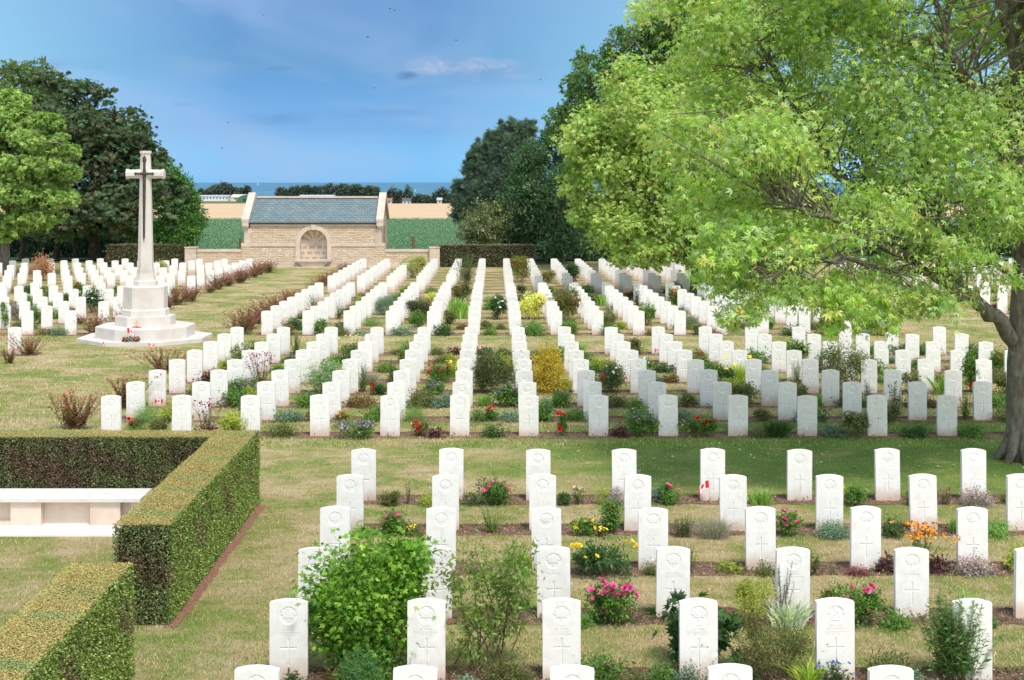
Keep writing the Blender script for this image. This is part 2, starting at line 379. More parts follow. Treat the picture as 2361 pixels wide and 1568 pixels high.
for (cx, cz, rx, rz, k, colr, nz) in ((-.01, .080, .075, .012, .75, (0.87, 1.48, 2.58), cn2), (-.045, .0835, .022, .0085, .95, (1.67, 2.13, 2.96), cn), (-.008, .0845, .034, .0065, .85, (1.75, 2.20, 2.96), cn), (.0, .0765, .03, .006, .7, (1.29, 1.90, 2.89), cn),
      (-.063, .0765, .010, .004, 1.1, (0.46, 0.99, 2.05), cn2), (-.155, .0815, .013, .0026, .8, (0.42, 0.99, 2.13), cn2), (-.145, .046, .055, .006, .45, (0.38, 1.03, 2.13), cn2), (-.09, .050, .05, .004, .35, (0.38, 1.06, 2.20), cn2), (-.31, .085, .045, .005, .8, (0.76, 1.52, 2.66), cn2), (-.23, .056, .02, .002, .8, (0.53, 1.22, 2.28), cn2)):
    f = wt.math('MULTIPLY', wt.math('MULTIPLY', blob(cx, cz, rx, rz), wt.ramp(nz, [(.40, (0,0,0)), (.62, (1,1,1))])), k, clamp=True)
    skc = wt.mix(wt.math('MULTIPLY', f, vis), skc, colr)
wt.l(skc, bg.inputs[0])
SC.view_settings.view_transform = 'Standard'; SC.view_settings.look = 'None'; SC.view_settings.gamma = 1
SC.view_settings.exposure = .80
SC.cycles.max_bounces = 6; SC.cycles.transparent_max_bounces = 8

# ------------------------------------------------------------------ ground, fields, sea
def sheet(name, xa, xb, ys, mat, dz=0, nx=2):
    m = MB(); xs = np.linspace(-1, 1, nx)
    for j, y in enumerate(ys):
        for i in range(nx):
            lo = xa(y) if callable(xa) else xa; hi = xb(y) if callable(xb) else xb
            m.v.append((lo+(hi-lo)*(xs[i]+1)/2, y, gz(y)+dz)); m.c.append((1,1,1))
    for j in range(len(ys)-1):
        for i in range(nx-1):
            m.f.append((j*nx+i, j*nx+i+1, (j+1)*nx+i+1, (j+1)*nx+i)); m.mi.append(0)
    return tag(m.build(name, mat), kind='structure')
sheet('ground', -6000, 6000, [-60]+PY[1:], M_FIELD)
sheet('lawn', -60, 60, [-15, 27, 85.5], M_LAWN, .02)
sheet('crop_field', -120, 90, [92, 140, 200, 258], M_CROP, .12, 2)
sheet('ploughed_field', -500, 500, [258, 400, 600], M_PLOUGH, .12)
sheet('verge', -60, 60, [85.5, 92], M_LAWN, .03)
m = MB(); m.add([(-60000, 2900, -24.5), (60000, 2900, -24.5), (60000, 90000, -24.5), (-60000, 90000, -24.5)], [(0,1,2,3)]); tag(m.build('sea', M_SEA), kind='structure')

# ------------------------------------------------------------------ headstones
SW, SHT, ST, RISE = .38, .81, .076, .030
def inpoly(px, py, poly):
    r = np.zeros(px.shape, bool); n = len(poly); j = n-1
    for i in range(n):
        xi, yi = poly[i]; xj, yj = poly[j]
        r ^= ((yi > py) != (yj > py)) & (px < (xj-xi)*(py-yi)/((yj-yi) if yj != yi else 1e-9)+xi); j = i
    return r
LH = [(0,1.0),(.13,.74),(.33,.84),(.26,.42),(.46,.62),(.54,.50),(.86,.55),(.76,.28),(.97,.16),(.56,-.16),(.64,-.36),(.30,-.33),(.10,-.36),(.07,-.42),(.07,-.82)]
LEAF_P = LH+[(-x, y) for x, y in reversed(LH[1:])]
def star_p(r):
    return [[(r*math.sin(math.radians(a+k*120)), r*math.cos(math.radians(a+k*120))) for k in range(3)] for a in (0, 180)]
EC = (0, SHT-.151); ER = .087
def relief(x, z, kind):
    """depth carved into the face (metres), and which part the spot belongs to"""
    d = np.zeros(x.shape); part = np.zeros(x.shape, int)
    r = np.hypot(x-EC[0], z-EC[1]); ins = r < ER; part[r < ER+.006] = 1
    if kind == 'wings':
        u, v = (x-EC[0])/ER, (z-EC[1])/ER; ru = np.hypot(u, v)
        raised = ((ru < .52) & (ru > .30)) | ((abs(v-.05-.15*abs(u)) < .11) & (abs(u) < .95) & (ru > .25)) | ((abs(v+.62) < .08) & (abs(u) < .5)) | (ru < .16) | ((abs(abs(u)-.55) < .1) & (v < -.1) & (v > -.62)) | ((abs(u) < .22) & (v > .55))
        part[(abs(x) < .022) & (z > EC[1]+ER*.8) & (z < EC[1]+ER*1.25)] = 1
    else:
        raised = inpoly((x-EC[0])/(ER*.97), (z-EC[1]-.002)/(ER*.97), LEAF_P)
        u, v = (x-EC[0])/ER, (z-EC[1])/ER
        vein = (abs(u) < .022) | (abs(abs(u)-(v+.35)*.9) < .025) & (v > -.3) & (v < .35)
        raised &= ~(vein & (ru_ := np.hypot(u, v)) .__lt__(.7)) if False else ~(vein & (np.hypot(u, v) < .62))
    d[ins] = .0065
    d[ins & raised] = .0018
    if kind == 'star':
        zc = .27
        a = [inpoly(x, z-zc, p) for p in star_p(.075)]; b_ = [inpoly(x, z-zc, p) for p in star_p(.056)]
        ln = (a[0] & ~b_[0]) | (a[1] & ~b_[1]); d[ln] = .006; part[(abs(x) < .08) & (abs(z-zc) < .08)] = 2
    else:
        zt, zb, za = SHT-.384, SHT-.655, SHT-.478
        ser = np.interp(np.minimum(abs(z-zt), abs(z-zb)), [0, .012], [.007, 0]); ser2 = np.interp(abs(abs(x)-.080), [0, .012], [.006, 0])
        cr = ((abs(x) < .0065+ser) & (z < zt) & (z > zb)) | ((abs(z-za) < .0072+ser2) & (abs(x) < .080))
        d[cr] = .0075
        part[((abs(x) < .018) & (z < zt+.004) & (z > zb-.004)) | ((abs(z-za) < .016) & (abs(x) < .085))] = 2
    return d, part
def headstone_meshes(kind, nx, nz):
    us = np.linspace(-SW/2, SW/2, nx); vs = np.linspace(0, 1, nz)
    U, V_ = np.meshgrid(us, vs); T = SHT-RISE*(U/(SW/2))**2; Z = -.05+V_*(T+.05)
    d, part = relief(U, Z, kind)
    d[0] = d[-1] = 0; d[:, 0] = d[:, -1] = 0
    Y = -ST/2+d
    cx = (U[:-1,:-1]+U[1:,1:])/2; cz = (Z[:-1,:-1]+Z[1:,1:])/2; fp = relief(cx, cz, kind)[1]
    idx = np.arange(nx*nz).reshape(nz, nx); co_ = np.stack([U, Y, Z], -1).reshape(-1, 3)
    quad = np.stack([idx[:-1,:-1], idx[:-1,1:], idx[1:,1:], idx[1:,:-1]], -1)
    res = []
    for k, nm in ((0, 'slab'), (1, 'emblem'), (2, 'cross')):
        q = quad[fp == k]; used = np.unique(q); mp = np.full(nx*nz, -1); mp[used] = np.arange(len(used))
        v = co_[used].tolist(); f = mp[q].tolist()
        if k == 0:    # sides, top and back
            o = len(v); tops = [(u, SHT-RISE*(u/(SW/2))**2) for u in us]
            for u, t in tops: v.append((u, -ST/2, t)); v.append((u, ST/2, t))
            for u, t in tops: v.append((u, ST/2, -.05))
            n = nx
            for i in range(n-1):
                f.append((o+2*i, o+2*i+2, o+2*i+3, o+2*i+1)); f.append((o+2*i+1, o+2*i+3, o+2*n+i+1, o+2*n+i))
            a = len(v); v += [(-SW/2,-ST/2,-.05), (SW/2,-ST/2,-.05)]
            f.append((a, o, o+1, o+2*n)); f.append((a+1, o+2*n+n-1, o+2*(n-1)+1, o+2*(n-1)))
        me = bpy.data.meshes.new(nm); me.from_pydata(v, [], f); me.materials.append(M_HS); me.update(); res.append(me)
    return res
HSM = {k: headstone_meshes(k, 96, 200) for k in ('leaf', 'wings', 'star')}
HSL = {k: headstone_meshes(k, 32, 66) for k in ('leaf', 'wings', 'star')}

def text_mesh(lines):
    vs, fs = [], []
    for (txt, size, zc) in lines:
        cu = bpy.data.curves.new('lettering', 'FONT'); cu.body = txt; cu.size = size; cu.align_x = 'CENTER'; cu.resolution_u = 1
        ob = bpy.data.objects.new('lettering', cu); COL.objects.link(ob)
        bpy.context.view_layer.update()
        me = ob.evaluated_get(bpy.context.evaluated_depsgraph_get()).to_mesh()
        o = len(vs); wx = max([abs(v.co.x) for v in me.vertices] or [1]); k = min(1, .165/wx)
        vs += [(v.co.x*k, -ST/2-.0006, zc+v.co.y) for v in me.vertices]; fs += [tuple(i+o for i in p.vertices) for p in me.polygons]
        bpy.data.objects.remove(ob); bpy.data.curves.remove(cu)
    me = bpy.data.meshes.new('inscription'); me.from_pydata(vs, [], fs); me.materials.append(M_LETTER_SHADE); me.update(); return me
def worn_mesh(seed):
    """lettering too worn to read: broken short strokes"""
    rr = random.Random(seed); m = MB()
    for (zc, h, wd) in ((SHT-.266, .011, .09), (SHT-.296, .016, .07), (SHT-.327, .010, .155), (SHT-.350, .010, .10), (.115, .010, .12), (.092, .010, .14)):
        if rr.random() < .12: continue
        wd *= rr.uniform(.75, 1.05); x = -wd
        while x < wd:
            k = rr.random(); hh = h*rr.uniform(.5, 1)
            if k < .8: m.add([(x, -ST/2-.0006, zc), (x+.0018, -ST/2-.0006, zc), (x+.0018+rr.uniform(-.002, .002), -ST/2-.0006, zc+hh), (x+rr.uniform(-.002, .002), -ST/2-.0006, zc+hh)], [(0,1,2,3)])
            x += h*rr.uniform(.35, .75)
    return m.mesh('inscription', M_WORN_SHADE)
READ = {  # writing that can be made out on the nearest stones: (row, column from the left)
 (1, 0): ["BOMBARDIER", "A.J. KUNTZ", "ROYAL CANADIAN ARTILLERY", "7TH AUGUST 1944"],
 (1, 1): ["GUNNER", "E.P. KEANE", "ROYAL CANADIAN ARTILLERY", "18TH JULY 1944"],
 (1, 2): ["PRIVATE", "H.R. CURTIS", "THE NORTH SHORE", "NEW BRUNSWICK REGIMENT"],
 (1, 3): ["GUNNER", "E.J. CLARK", "ROYAL CANADIAN ARTILLERY", "18TH JULY 1944"],
 (1, 4): ["FLYING OFFICER", "R.C. JOHNSON", "ROYAL CANADIAN AIR FORCE", "JUNE 1944"],
 (1, 5): ["PRIVATE", "A.C. SCHUMILAS", "", ""],
 (2, 2): ["PRIVATE", "R.A. WRIGHT", "", ""], (2, 4): ["GUNNER", "S.J. BRODIE", "ROYAL CANADIAN ARTILLERY", ""], (2, 5): ["PRIVATE", "J.H. STEADMAN", "", ""],
 (2, 3): ["", "E.A. RUSSELL", "ROYAL CANADIAN ARTILLERY", ""],
}
WORN = [worn_mesh(i) for i in range(8)]
ORD = 'zeroth first second third fourth fifth sixth seventh eighth ninth tenth eleventh twelfth thirteenth fourteenth fifteenth sixteenth seventeenth eighteenth nineteenth twentieth twenty-first twenty-second'.split()

GX0, GDX = -2.05, 1.365
def rowY(yt): return 4.19*F/(yt-HZ) if yt > 905 else 4.0955/((yt-HZ)/F-.0035)
ROWS = {  # block: tops of the rows in the picture, nearest first
 'nearest': [1538, 1384, 1265, 1172, 1096, 1037.5],
 'second': [912.4, 881.8, 854.5, 829.5, 808, 788.5, 770.8, 754.8],
 'third': [717, 705.6, 695, 684.8, 675.8, 667.4, 659.4, 651.8],
 'farthest': [635.8, 629.4, 623, 617, 611.4, 606.1, 601.1, 596.6]}
SPECIAL = {('nearest', 1, 4): 'wings', ('second', 3, -4): 'star', ('second', 3, 7): 'star', ('second', 5, 6): 'star', ('second', 6, 6): 'wings'}
stones = []
for blk, tops in ROWS.items():
    for ri, yt in enumerate(tops):
        Y = rowY(yt)
        secs = []
        k0 = 0 if blk == 'nearest' else -4
        k1 = 13 if blk == 'nearest' else 11
        secs.append(('', [(k, GX0+GDX*k) for k in range(k0, k1+1)]))
        if blk in ('third', 'farthest') or (blk == 'second' and ri == 7): secs.insert(0, ('left', [(-20-k, -13.99-1.42*k) for k in range(14)][::-1]))
        if blk in ('third', 'farthest'): secs.append(('right', [(20+k, 19.6+1.42*k) for k in range(10)]))
        for sec, cols in secs:
            vis = [(k, X) for k, X in cols if -22 < PX+F*X/Y < 2382]
            for j, (k, X) in enumerate(vis):
                if sec and random.Random(k*97+ri*13+len(blk)).random() < .04: continue
                stones.append(dict(b=blk, r=ri, k=k, X=X, Y=Y, j=j, sec=sec, n=len(vis)))
stones.sort(key=lambda s: s['Y'])
SPOT = {}
far = MB()
for i, s in enumerate(stones):
    kind = SPECIAL.get((s['b'], s['r'], s['k']), 'leaf')
    x = s['X']+random.uniform(-.012, .012); z = gz(s['Y'])+random.uniform(-.012, .006)+.02; rz = math.radians(random.uniform(-1.4, 1.4)); ty = math.radians(random.gauss(0, .4)); tx = math.radians(random.gauss(0, .8))
    if i >= 300:
        n0 = len(far.v); prof = [(-SW/2, -.05), (SW/2, -.05), (SW/2, SHT-RISE), (SW/4, SHT-RISE/4), (0, SHT), (-SW/4, SHT-RISE/4), (-SW/2, SHT-RISE)]
        far.slab([(x+a, z+b) for a, b in prof], s['Y']-ST/2, s['Y']+ST/2)
        continue
    lab = {'leaf': 'white maple leaf headstone', 'wings': 'white headstone with winged badge', 'star': 'white headstone carved with a star'}[kind]
    blkn = {'nearest': 'nearest block', 'second': 'second block', 'third': 'third block', 'farthest': 'farthest block'}[s['b']]
    rown = 'front row' if s['r'] == 0 else ORD[s['r']+1]+' row'
    secn = {'': '', 'left': ', left section', 'right': ', right section'}[s['sec']]
    label = f"{lab}, {'leftmost' if s['j']==0 else ORD[s['j']+1]+' from left'}, {rown} of {blkn}{secn}"
    root = empty('headstone', (x, s['Y'], z), rz, label, 'headstone', 'white headstones standing in rows on the lawn')
    root.rotation_euler = (tx, ty, rz)
    ms = (HSM if s['Y'] < 25 else HSL)[kind]
    link('slab', ms[0], root); link('emblem', ms[1], root); link('star' if kind == 'star' else 'cross', ms[2], root)
    if s['b'] == 'nearest':
        rd = READ.get((s['r'], s['k']))
        if rd:
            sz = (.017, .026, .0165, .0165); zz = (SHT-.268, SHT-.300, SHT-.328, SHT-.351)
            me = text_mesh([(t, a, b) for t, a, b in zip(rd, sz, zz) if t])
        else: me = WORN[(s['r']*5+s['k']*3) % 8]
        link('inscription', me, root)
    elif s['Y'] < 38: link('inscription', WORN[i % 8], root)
    SPOT[(s['b'], s['r'], s['k'])] = (x, s['Y'], z)
o = far.build('headstone_rows', M_HS); tag(o, 'white headstones in the farthest rows before the stone shelter and trees', 'headstones', None, 'stuff')

# soil beds along the rows (one sheet per row)
edges = []
for blk, tops in ROWS.items():
    for ri, yt in enumerate(tops):
        Y = rowY(yt)
        spans = [(-2.32 if blk == 'nearest' else -7.9, 17.0 if blk == 'nearest' else 13.6)]
        if blk in ('third', 'farthest') or (blk == 'second' and ri == 7): spans += [(-34, -13.3)]
        if blk in ('third', 'farthest'): spans += [(19.0, 34)]
        m = MB()
        for xa, xb in spans:
            n = int((xb-xa)/.12); fr = []; bk = []
            for q in range(n+1):
                xx = xa+(xb-xa)*q/n; fr.append((xx, Y-.27+R.normal()*.018)); bk.append((xx, Y+.23+R.normal()*.018))
            zz = gz(Y)+.026
            vs = [(a, b, gz(b)+.026) for a, b in fr]+[(a, b, gz(b)+.026) for a, b in bk]
            m.add(vs, [(q, q+1, n+1+q+1, n+1+q) for q in range(n)])
            if Y < 46:      # cut turf edge at the back of the bed
                e_ = [(a, b+.002, gz(b)+.024) for a, b in bk]+[(a, b+.012, gz(b)+.058) for a, b in bk]+[(a, b+.10, gz(b)+.024) for a, b in bk]; k_ = n+1
                m.add(e_, [(q, q+1, k_+q+1, k_+q) for q in range(n)]); edges.append((e_, n))
        tag(m.build('flower_bed', M_SOIL), kind='structure')

m = MB()
for e_, n in edges: m.add([(x, y, z+.001) for x, y, z in e_[n+1:]], [(q, q+1, n+1+q+1, n+1+q) for q in range(n)])
tag(m.build('turf_edge', M_LAWN), kind='structure')

# ------------------------------------------------------------------ memorial cross
def octa(cx, cy, wd, z0, z1, m, wd2=None):
    def pts(w_): return [(cx+w_/2/math.cos(math.pi/8)*math.cos(math.radians(22.5+45*k)), cy+w_/2/math.cos(math.pi/8)*math.sin(math.radians(22.5+45*k))) for k in range(8)]
    m.prism(pts(wd), z0, z1, pts2=pts(wd2) if wd2 else None)
CX, CY = -11.17, 44.45; gzc = gz(CY)
cr = empty('memorial_cross', (CX, CY, gzc), 0, 'tall pale stone cross with bronze sword on octagonal stepped base', 'memorial cross')
def cpart(name, fn, mat=M_CROSS):
    m = MB(); fn(m); return m.build(name, mat, cr)
cpart('plinth', lambda m: (octa(0, 0, 3.95, -.05, .14, m)))
cpart('step', lambda m: (octa(0, 0, 2.9, .14, .475, m), octa(0, 0, 2.9, .475, .50, m, 2.85)))
cpart('step', lambda m: octa(0, 0, 1.76, .50, .80, m))
cpart('step', lambda m: (octa(0, 0, 1.40, .80, .99, m), octa(0, 0, 1.40, .99, 1.03, m, 1.33)))
cpart('pedestal', lambda m: (octa(0, 0, 1.29, 1.03, 1.72, m), octa(0, 0, 1.29, 1.72, 1.76, m, 1.2)))
def collar(m):
    octa(0, 0, .70, 1.76, 1.89, m); octa(0, 0, .66, 1.89, 1.93, m, .60); octa(0, 0, .60, 1.93, 2.16, m, .51); octa(0, 0, .51, 2.16, 2.28, m)
cpart('pedestal_moulding', collar)
def shaftf(m):
    octa(0, 0, .47, 2.28, 5.18, m, .345); octa(0, 0, .345, 5.18, 5.46, m, .335); octa(0, 0, .335, 5.46, 5.98, m, .295); octa(0, 0, .35, 5.98, 6.06, m, .34)
cpart('shaft', shaftf)
def armf(m):
    for s_ in (-1, 1):
        def ring(x, h, d): 
            return [(x*s_, d/2*a, 5.32+h/2*b) for a, b in ((-1,-.42),(-.42,-1),(.42,-1),(1,-.42),(1,.42),(.42,1),(-.42,1),(-1,.42))]
        rs = [ring(.12, .30, .30), ring(.52, .27, .27), ring(.53, .32, .31), ring(.605, .32, .31)]
        vs = sum(rs, []); fs = [(i*8+k, i*8+(k+1)%8, (i+1)*8+(k+1)%8, (i+1)*8+k) for i in range(3) for k in range(8)]+[tuple(range(24, 32)), tuple(range(7, -1, -1))]
        if s_ < 0: fs = [f[::-1] for f in fs]
        m.add(vs, fs)
cpart('cross_arms', armf)
def swordf(m):
    def yf(z): return -np.interp(z, [2.28, 5.18, 5.98], [.235, .1725, .148])-.012
    L_ = [(0, 3.15, .0), (0, 3.32, .034), (0, 5.25, .058), (0, 5.33, .058), (0, 5.52, .040), (0, 5.70, .046), (0, 5.74, .066), (0, 5.82, .060), (0, 5.92, .0)]
    vs = []
    for x, z, w_ in L_: vs += [(-w_, yf(z), z), (0, yf(z)-.03, z), (w_, yf(z), z), (0, yf(z)+.02, z)]
    m.add(vs, [(i*4+k, i*4+(k+1)%4, (i+1)*4+(k+1)%4, (i+1)*4+k) for i in range(len(L_)-1) for k in range(4)])
    for s_ in (-1, 1):
        m.tube([(0, -.215, 5.33), (.16*s_, -.21, 5.33), (.25*s_, -.20, 5.33)], [.045, .034, .03], 6)
        m.tube([(.24*s_, -.20, 5.33), (.275*s_, -.20, 5.33), (.31*s_, -.20, 5.33)], [.03, .06, .02], 8)
cpart('sword', swordf, M_BRONZE)

# ------------------------------------------------------------------ bench and its paving
m = MB(); m.box(-9.5, -4.4, 19.5, 22.0, -.06, .045); tag(m.build('pavement', M_PAVE), kind='structure')
bn = empty('stone_bench', (-7.0, 20.4, .045), 0, 'long pale stone bench with recessed panels inside the clipped hedge', 'bench')
m = MB(); m.box(-2.4, 1.90, -.42, .28, .345, .392); m.build('seat_slab', M_BENCHTOP, bn)
m = MB(); m.box(-2.38, 1.86, -.24, .24, 0, .345); m.build('back_panel', M_BENCH, bn)
def xr(xd): return (xd-PX)*20.1/F+7.0
for a, b in ((28, 98), (211, 280), (-190, -60)):
    m = MB(); m.box(xr(a), xr(b), -.37, -.242, 0, .343); m.build('pier', M_BENCH, bn)
m = MB(); m.box(xr(331)-.16, xr(331), -.37, -.242, 0, .343); m.build('pier', M_BENCH, bn)
m = MB(); m.box(xr(-60)-.0, xr(28), -.34, -.243, 0, .045); m.build('pier_footing', M_BENCH, bn)

# ------------------------------------------------------------------ clipped hedges
def wob(x, y, s=1.0): return (math.sin(x*2.1*s+.7)+math.sin(y*2.7*s+1.3)+math.sin((x+y)*4.3*s))/3
def wobn(x, y, s=1.0): return (np.sin(x*2.1*s+.7)+np.sin(y*2.7*s+1.3)+np.sin((x+y)*4.3*s))/3
def hedge(name, boxes, z0, z1, dens, L, label, group, side_pal, top_pal, faces='LRFBT', patch=None, seed=1):
    """boxes: (x0,x1,y0,y1,faces); a dark core and small leaves all over its clipped faces"""
    rng = np.random.default_rng(seed); core = MB(); VV = []; CC = []
    for (x0, x1, y0, y1, fcs) in boxes:
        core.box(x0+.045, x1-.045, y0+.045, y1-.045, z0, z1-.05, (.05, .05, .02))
        for fc in fcs:
            dn = dens*(1.0 if fc.isupper() else .22); f_ = fc.upper()
            if f_ in 'LR': area = (y1-y0)*(z1-z0); nv = np.array([-1 if f_ == 'L' else 1, 0, 0])
            elif f_ in 'FB': area = (x1-x0)*(z1-z0); nv = np.array([0, -1 if f_ == 'F' else 1, 0])
            else: area = (x1-x0)*(y1-y0); nv = np.array([0, 0, 1])
            n = int(area*dn*(2.4 if f_ == 'T' and L < .06 else 1))
            if n < 1: continue
            X = rng.uniform(x0, x1, n); Y = rng.uniform(y0, y1, n); Z = rng.uniform(z0, z1, n)
            if f_ == 'L': X[:] = x0
            if f_ == 'R': X[:] = x1
            if f_ == 'F': Y[:] = y0
            if f_ == 'B': Y[:] = y1
            if f_ == 'T': Z[:] = z1
            P = np.stack([X, Y, Z], 1)
            w3 = wobn(X*1.3+Z*2, Y*1.3-Z)*.012*(1 if L < .06 else 2.5)
            P += nv*(w3[:, None]+rng.normal(0, .012 if f_ != 'T' else .007, (n, 1))*(1 if L < .06 else 2))
            # soft arris
            D = nrm(nv*.5+rng.normal(size=(n, 3))*.75+np.array([0, 0, .35])); N = nrm(nv*.9+rng.normal(size=(n, 3))*.7+np.array([0, 0, .3]))
            if f_ == 'T':
                D = nrm(nv*.15+rng.normal(size=(n, 3))*np.array([1, 1, .25])); N = nrm(nv*1.0+rng.normal(size=(n, 3))*.25)
                c = pick(rng, top_pal, n, .2); alt = pick(rng, side_pal, n, .2)*1.15+.06
                t = wobn(X*.6+5, Y*2.3, 1.0)+wobn(X*2.2, Y*5.1+2)*.6+rng.normal(0, .35, n)
                c = np.where((t > .62)[:, None], alt, c)
            else:
                c = pick(rng, FRONT if (f_ == 'F' and L < .06) else side_pal, n, .25)
                if patch:
                    t = wobn(X*1.1+Y*1.7+2, Z*2.1+1)+rng.normal(0, .4, n); c = np.where((t > (.15 if (f_ == 'F' and y0 > 20) else .75))[:, None], pick(rng, patch, n, .25), c)
                k = wobn(X*9+Y*11, Z*.9)+rng.normal(0, .4, n); c = np.where((k > .5)[:, None], c*1.4, c); c = np.where((k < -.65)[:, None], c*.5, c)
            l = L*rng.uniform(.6, 1.3, n)*(.62 if f_ == 'T' and L < .06 else 1); V, C = leaves(P, D, N, l, l*.55, c); VV.append(V); CC.append(C)
    o = link(name, quads_mesh(name, np.concatenate(VV), np.concatenate(CC), M_HEDGE))
    tag(o, label, 'hedge', group)
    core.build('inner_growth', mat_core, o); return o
def mat_strip():
    t = NT('red_soil'); b = t.bsdf(.95, .1); p = t.pos(); n = t.noise(p, 34, 5, .8)
    t.l(t.ramp(n, [(.34, (.14, .06, .045)), (.5, (.34, .17, .12)), (.66, (.50, .30, .22))]), b.inputs['Base Color']); t.bump(b, n, .04); return t.m
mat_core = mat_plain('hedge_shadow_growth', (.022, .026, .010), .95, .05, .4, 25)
SIDE = [(.18,.28,.055),(.23,.33,.08),(.13,.20,.04),(.28,.31,.10)]
FRONT = [(.16,.20,.075),(.13,.20,.06),(.21,.22,.11),(.10,.14,.045)]
SIDEB = [(.19,.11,.08),(.15,.11,.06),(.22,.15,.11),(.09,.07,.04)]
TOPP = [(.50,.38,.14),(.54,.41,.19),(.43,.36,.11),(.36,.36,.10)]
g_ = 'clipped hedges around the bench lawn'
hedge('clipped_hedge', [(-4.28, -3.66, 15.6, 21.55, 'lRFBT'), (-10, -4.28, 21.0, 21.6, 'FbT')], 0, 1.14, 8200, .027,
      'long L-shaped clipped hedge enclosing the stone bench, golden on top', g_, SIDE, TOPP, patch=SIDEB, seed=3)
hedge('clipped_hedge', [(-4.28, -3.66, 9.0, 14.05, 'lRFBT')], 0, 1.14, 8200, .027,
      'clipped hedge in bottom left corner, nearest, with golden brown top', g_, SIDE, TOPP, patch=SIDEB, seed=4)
BS = [(.09,.10,.045),(.12,.13,.06),(.14,.12,.075),(.08,.075,.05)]
z85 = gz(85)
hedge('boundary_hedge', [((250-PX)*85/F, (430-PX)*85/F, 84.6, 85.4, 'lrFT')], z85, 1.16, 900, .10, 'low dark clipped hedge left of the stone shelter, behind the cross', 'clipped hedges beside the stone shelter', BS, [(.16,.15,.06),(.2,.18,.08)], seed=5)
hedge('boundary_hedge', [((1014-PX)*85/F, (1110-PX)*85/F, 84.6, 85.4, 'lFT'), ((1110-PX)*85/F, (1232-PX)*85/F, 84.6, 85.4, 'rFT')], z85, 1.14, 900, .10, 'low dark clipped hedge right of the stone shelter', 'clipped hedges beside the stone shelter', BS, [(.18,.16,.08),(.24,.2,.12)], seed=6)
m = MB(); ys_ = np.arange(15.5, 21.45, .08); vs_ = []
for y_ in ys_: vs_ += [(-3.70, y_, .026), (-3.53+R.normal()*.014, y_, .026)]
m.add(vs_, [(2*i, 2*i+1, 2*i+3, 2*i+2) for i in range(len(ys_)-1)]); tag(m.build('soil_strip', mat_strip()), kind='structure')

# ------------------------------------------------------------------ stone shelter
SY = 84.5; kx = SY/F
def bx_(xd): return (xd-PX)*kx
def bz_(yd): return CH-(yd-HZ)*kx
sh = empty('stone_shelter', (0, SY, 0), 0, 'tan stone shelter with blue slate roof and arched niche', 'shelter')
def spart(name, fn, mat, parent=None):
    m = MB(); fn(m); return m.build(name, mat, parent or sh, (0, 0, 0))
XL, XR = bx_(563), bx_(880); zb = gz(SY)+.02; zs0, zs1 = bz_(568), bz_(561); ze = bz_(512); zp = bz_(605); DP = 4.5
ncx = bx_(723); nro = bx_(764.5)-bx_(723)
nri = bx_(754.5)-bx_(723); zsp = bz_(560.5)   # niche centre, outer and inner radius, springing height
def arch_pts(r, z0, rev=False, n=24):
    a = [(ncx+r*math.cos(t), zsp+r*math.sin(t)) for t in np.linspace(0, math.pi, n)]
    return [(ncx+r, z0)]+a+[(ncx-r, z0)]
def wallf(m):
    z0 = zp+.002
    # front wall with an arched opening, behind the ring
    out = [(XL+.35, z0), (ncx-nro+.03, z0)]+[(x, z) for x, z in reversed(arch_pts(nro-.03, z0))][1:-1]+[(ncx+nro-.03, z0), (XR-.35, z0), (XR-.35, ze), (XL+.35, ze)]
    # seen from the front x grows to the right; outline is clockwise-safe either way
    m.slab(out, .03, .5)
spart('front_wall', wallf, M_RUB)
spart('side_wall', lambda m: (m.slab([(0,0)], 0, 0) if False else m.add([(XR-.02,.5,zb),(XR-.02,DP,zb),(XR-.02,DP,ze),(XR-.02,DP/2,bz_(458)),(XR-.02,.5,ze+.28),(XR-.4,.5,zb),(XR-.4,DP,zb),(XR-.4,DP,ze),(XR-.4,DP/2,bz_(458)),(XR-.4,.5,ze+.28)],
     [(0,1,2,3,4),(9,8,7,6,5),(0,5,6,1),(1,6,7,2),(2,7,8,3),(3,8,9,4),(4,9,5,0)])), M_RUB)
spart('side_wall', lambda m: m.add([(XL+.02,.5,zb),(XL+.02,DP,zb),(XL+.02,DP,ze),(XL+.02,DP/2,bz_(458)),(XL+.02,.5,ze+.28),(XL+.4,.5,zb),(XL+.4,DP,zb),(XL+.4,DP,ze),(XL+.4,DP/2,bz_(458)),(XL+.4,.5,ze+.28)],
     [(4,3,2,1,0),(5,6,7,8,9),(1,6,5,0),(2,7,6,1),(3,8,7,2),(4,9,8,3),(0,5,9,4)]), M_RUB)
spart('back_wall', lambda m: m.box(XL+.4, XR-.4, DP-.4, DP, zb, ze), M_RUB)
# roof: a real slope with slate material in object x,z
rz0, rz1 = bz_(511), None
ry1 = DP/2; zr = CH-(455.5-HZ)*(SY+ry1)/F
def rooff(m):
    a0, a1 = XL+.30, XR-.30; y0 = -.16
    m.add([(a0,y0,rz0),(a1,y0,rz0),(a1,ry1,zr),(a0,ry1,zr),(a1,DP+.16,rz0),(a0,DP+.16,rz0),
           (a0,y0,rz0-.07),(a1,y0,rz0-.07),(a1,ry1,zr-.07),(a0,ry1,zr-.07),(a1,DP+.16,rz0-.07),(a0,DP+.16,rz0-.07)],
          [(0,1,2,3),(3,2,4,5),(7,6,9,8),(8,9,11,10),(6,7,1,0),(4,10,11,5),(1,7,8,2),(2,8,10,4),(0,3,9,6),(3,5,11,9)])
roof = spart('roof', rooff, M_SLATE)
spart('ridge_cap', lambda m: m.box(XL+.42, XR-.42, ry1-.16, ry1+.16, zr-.03, zr+.085), M_ASH, roof)
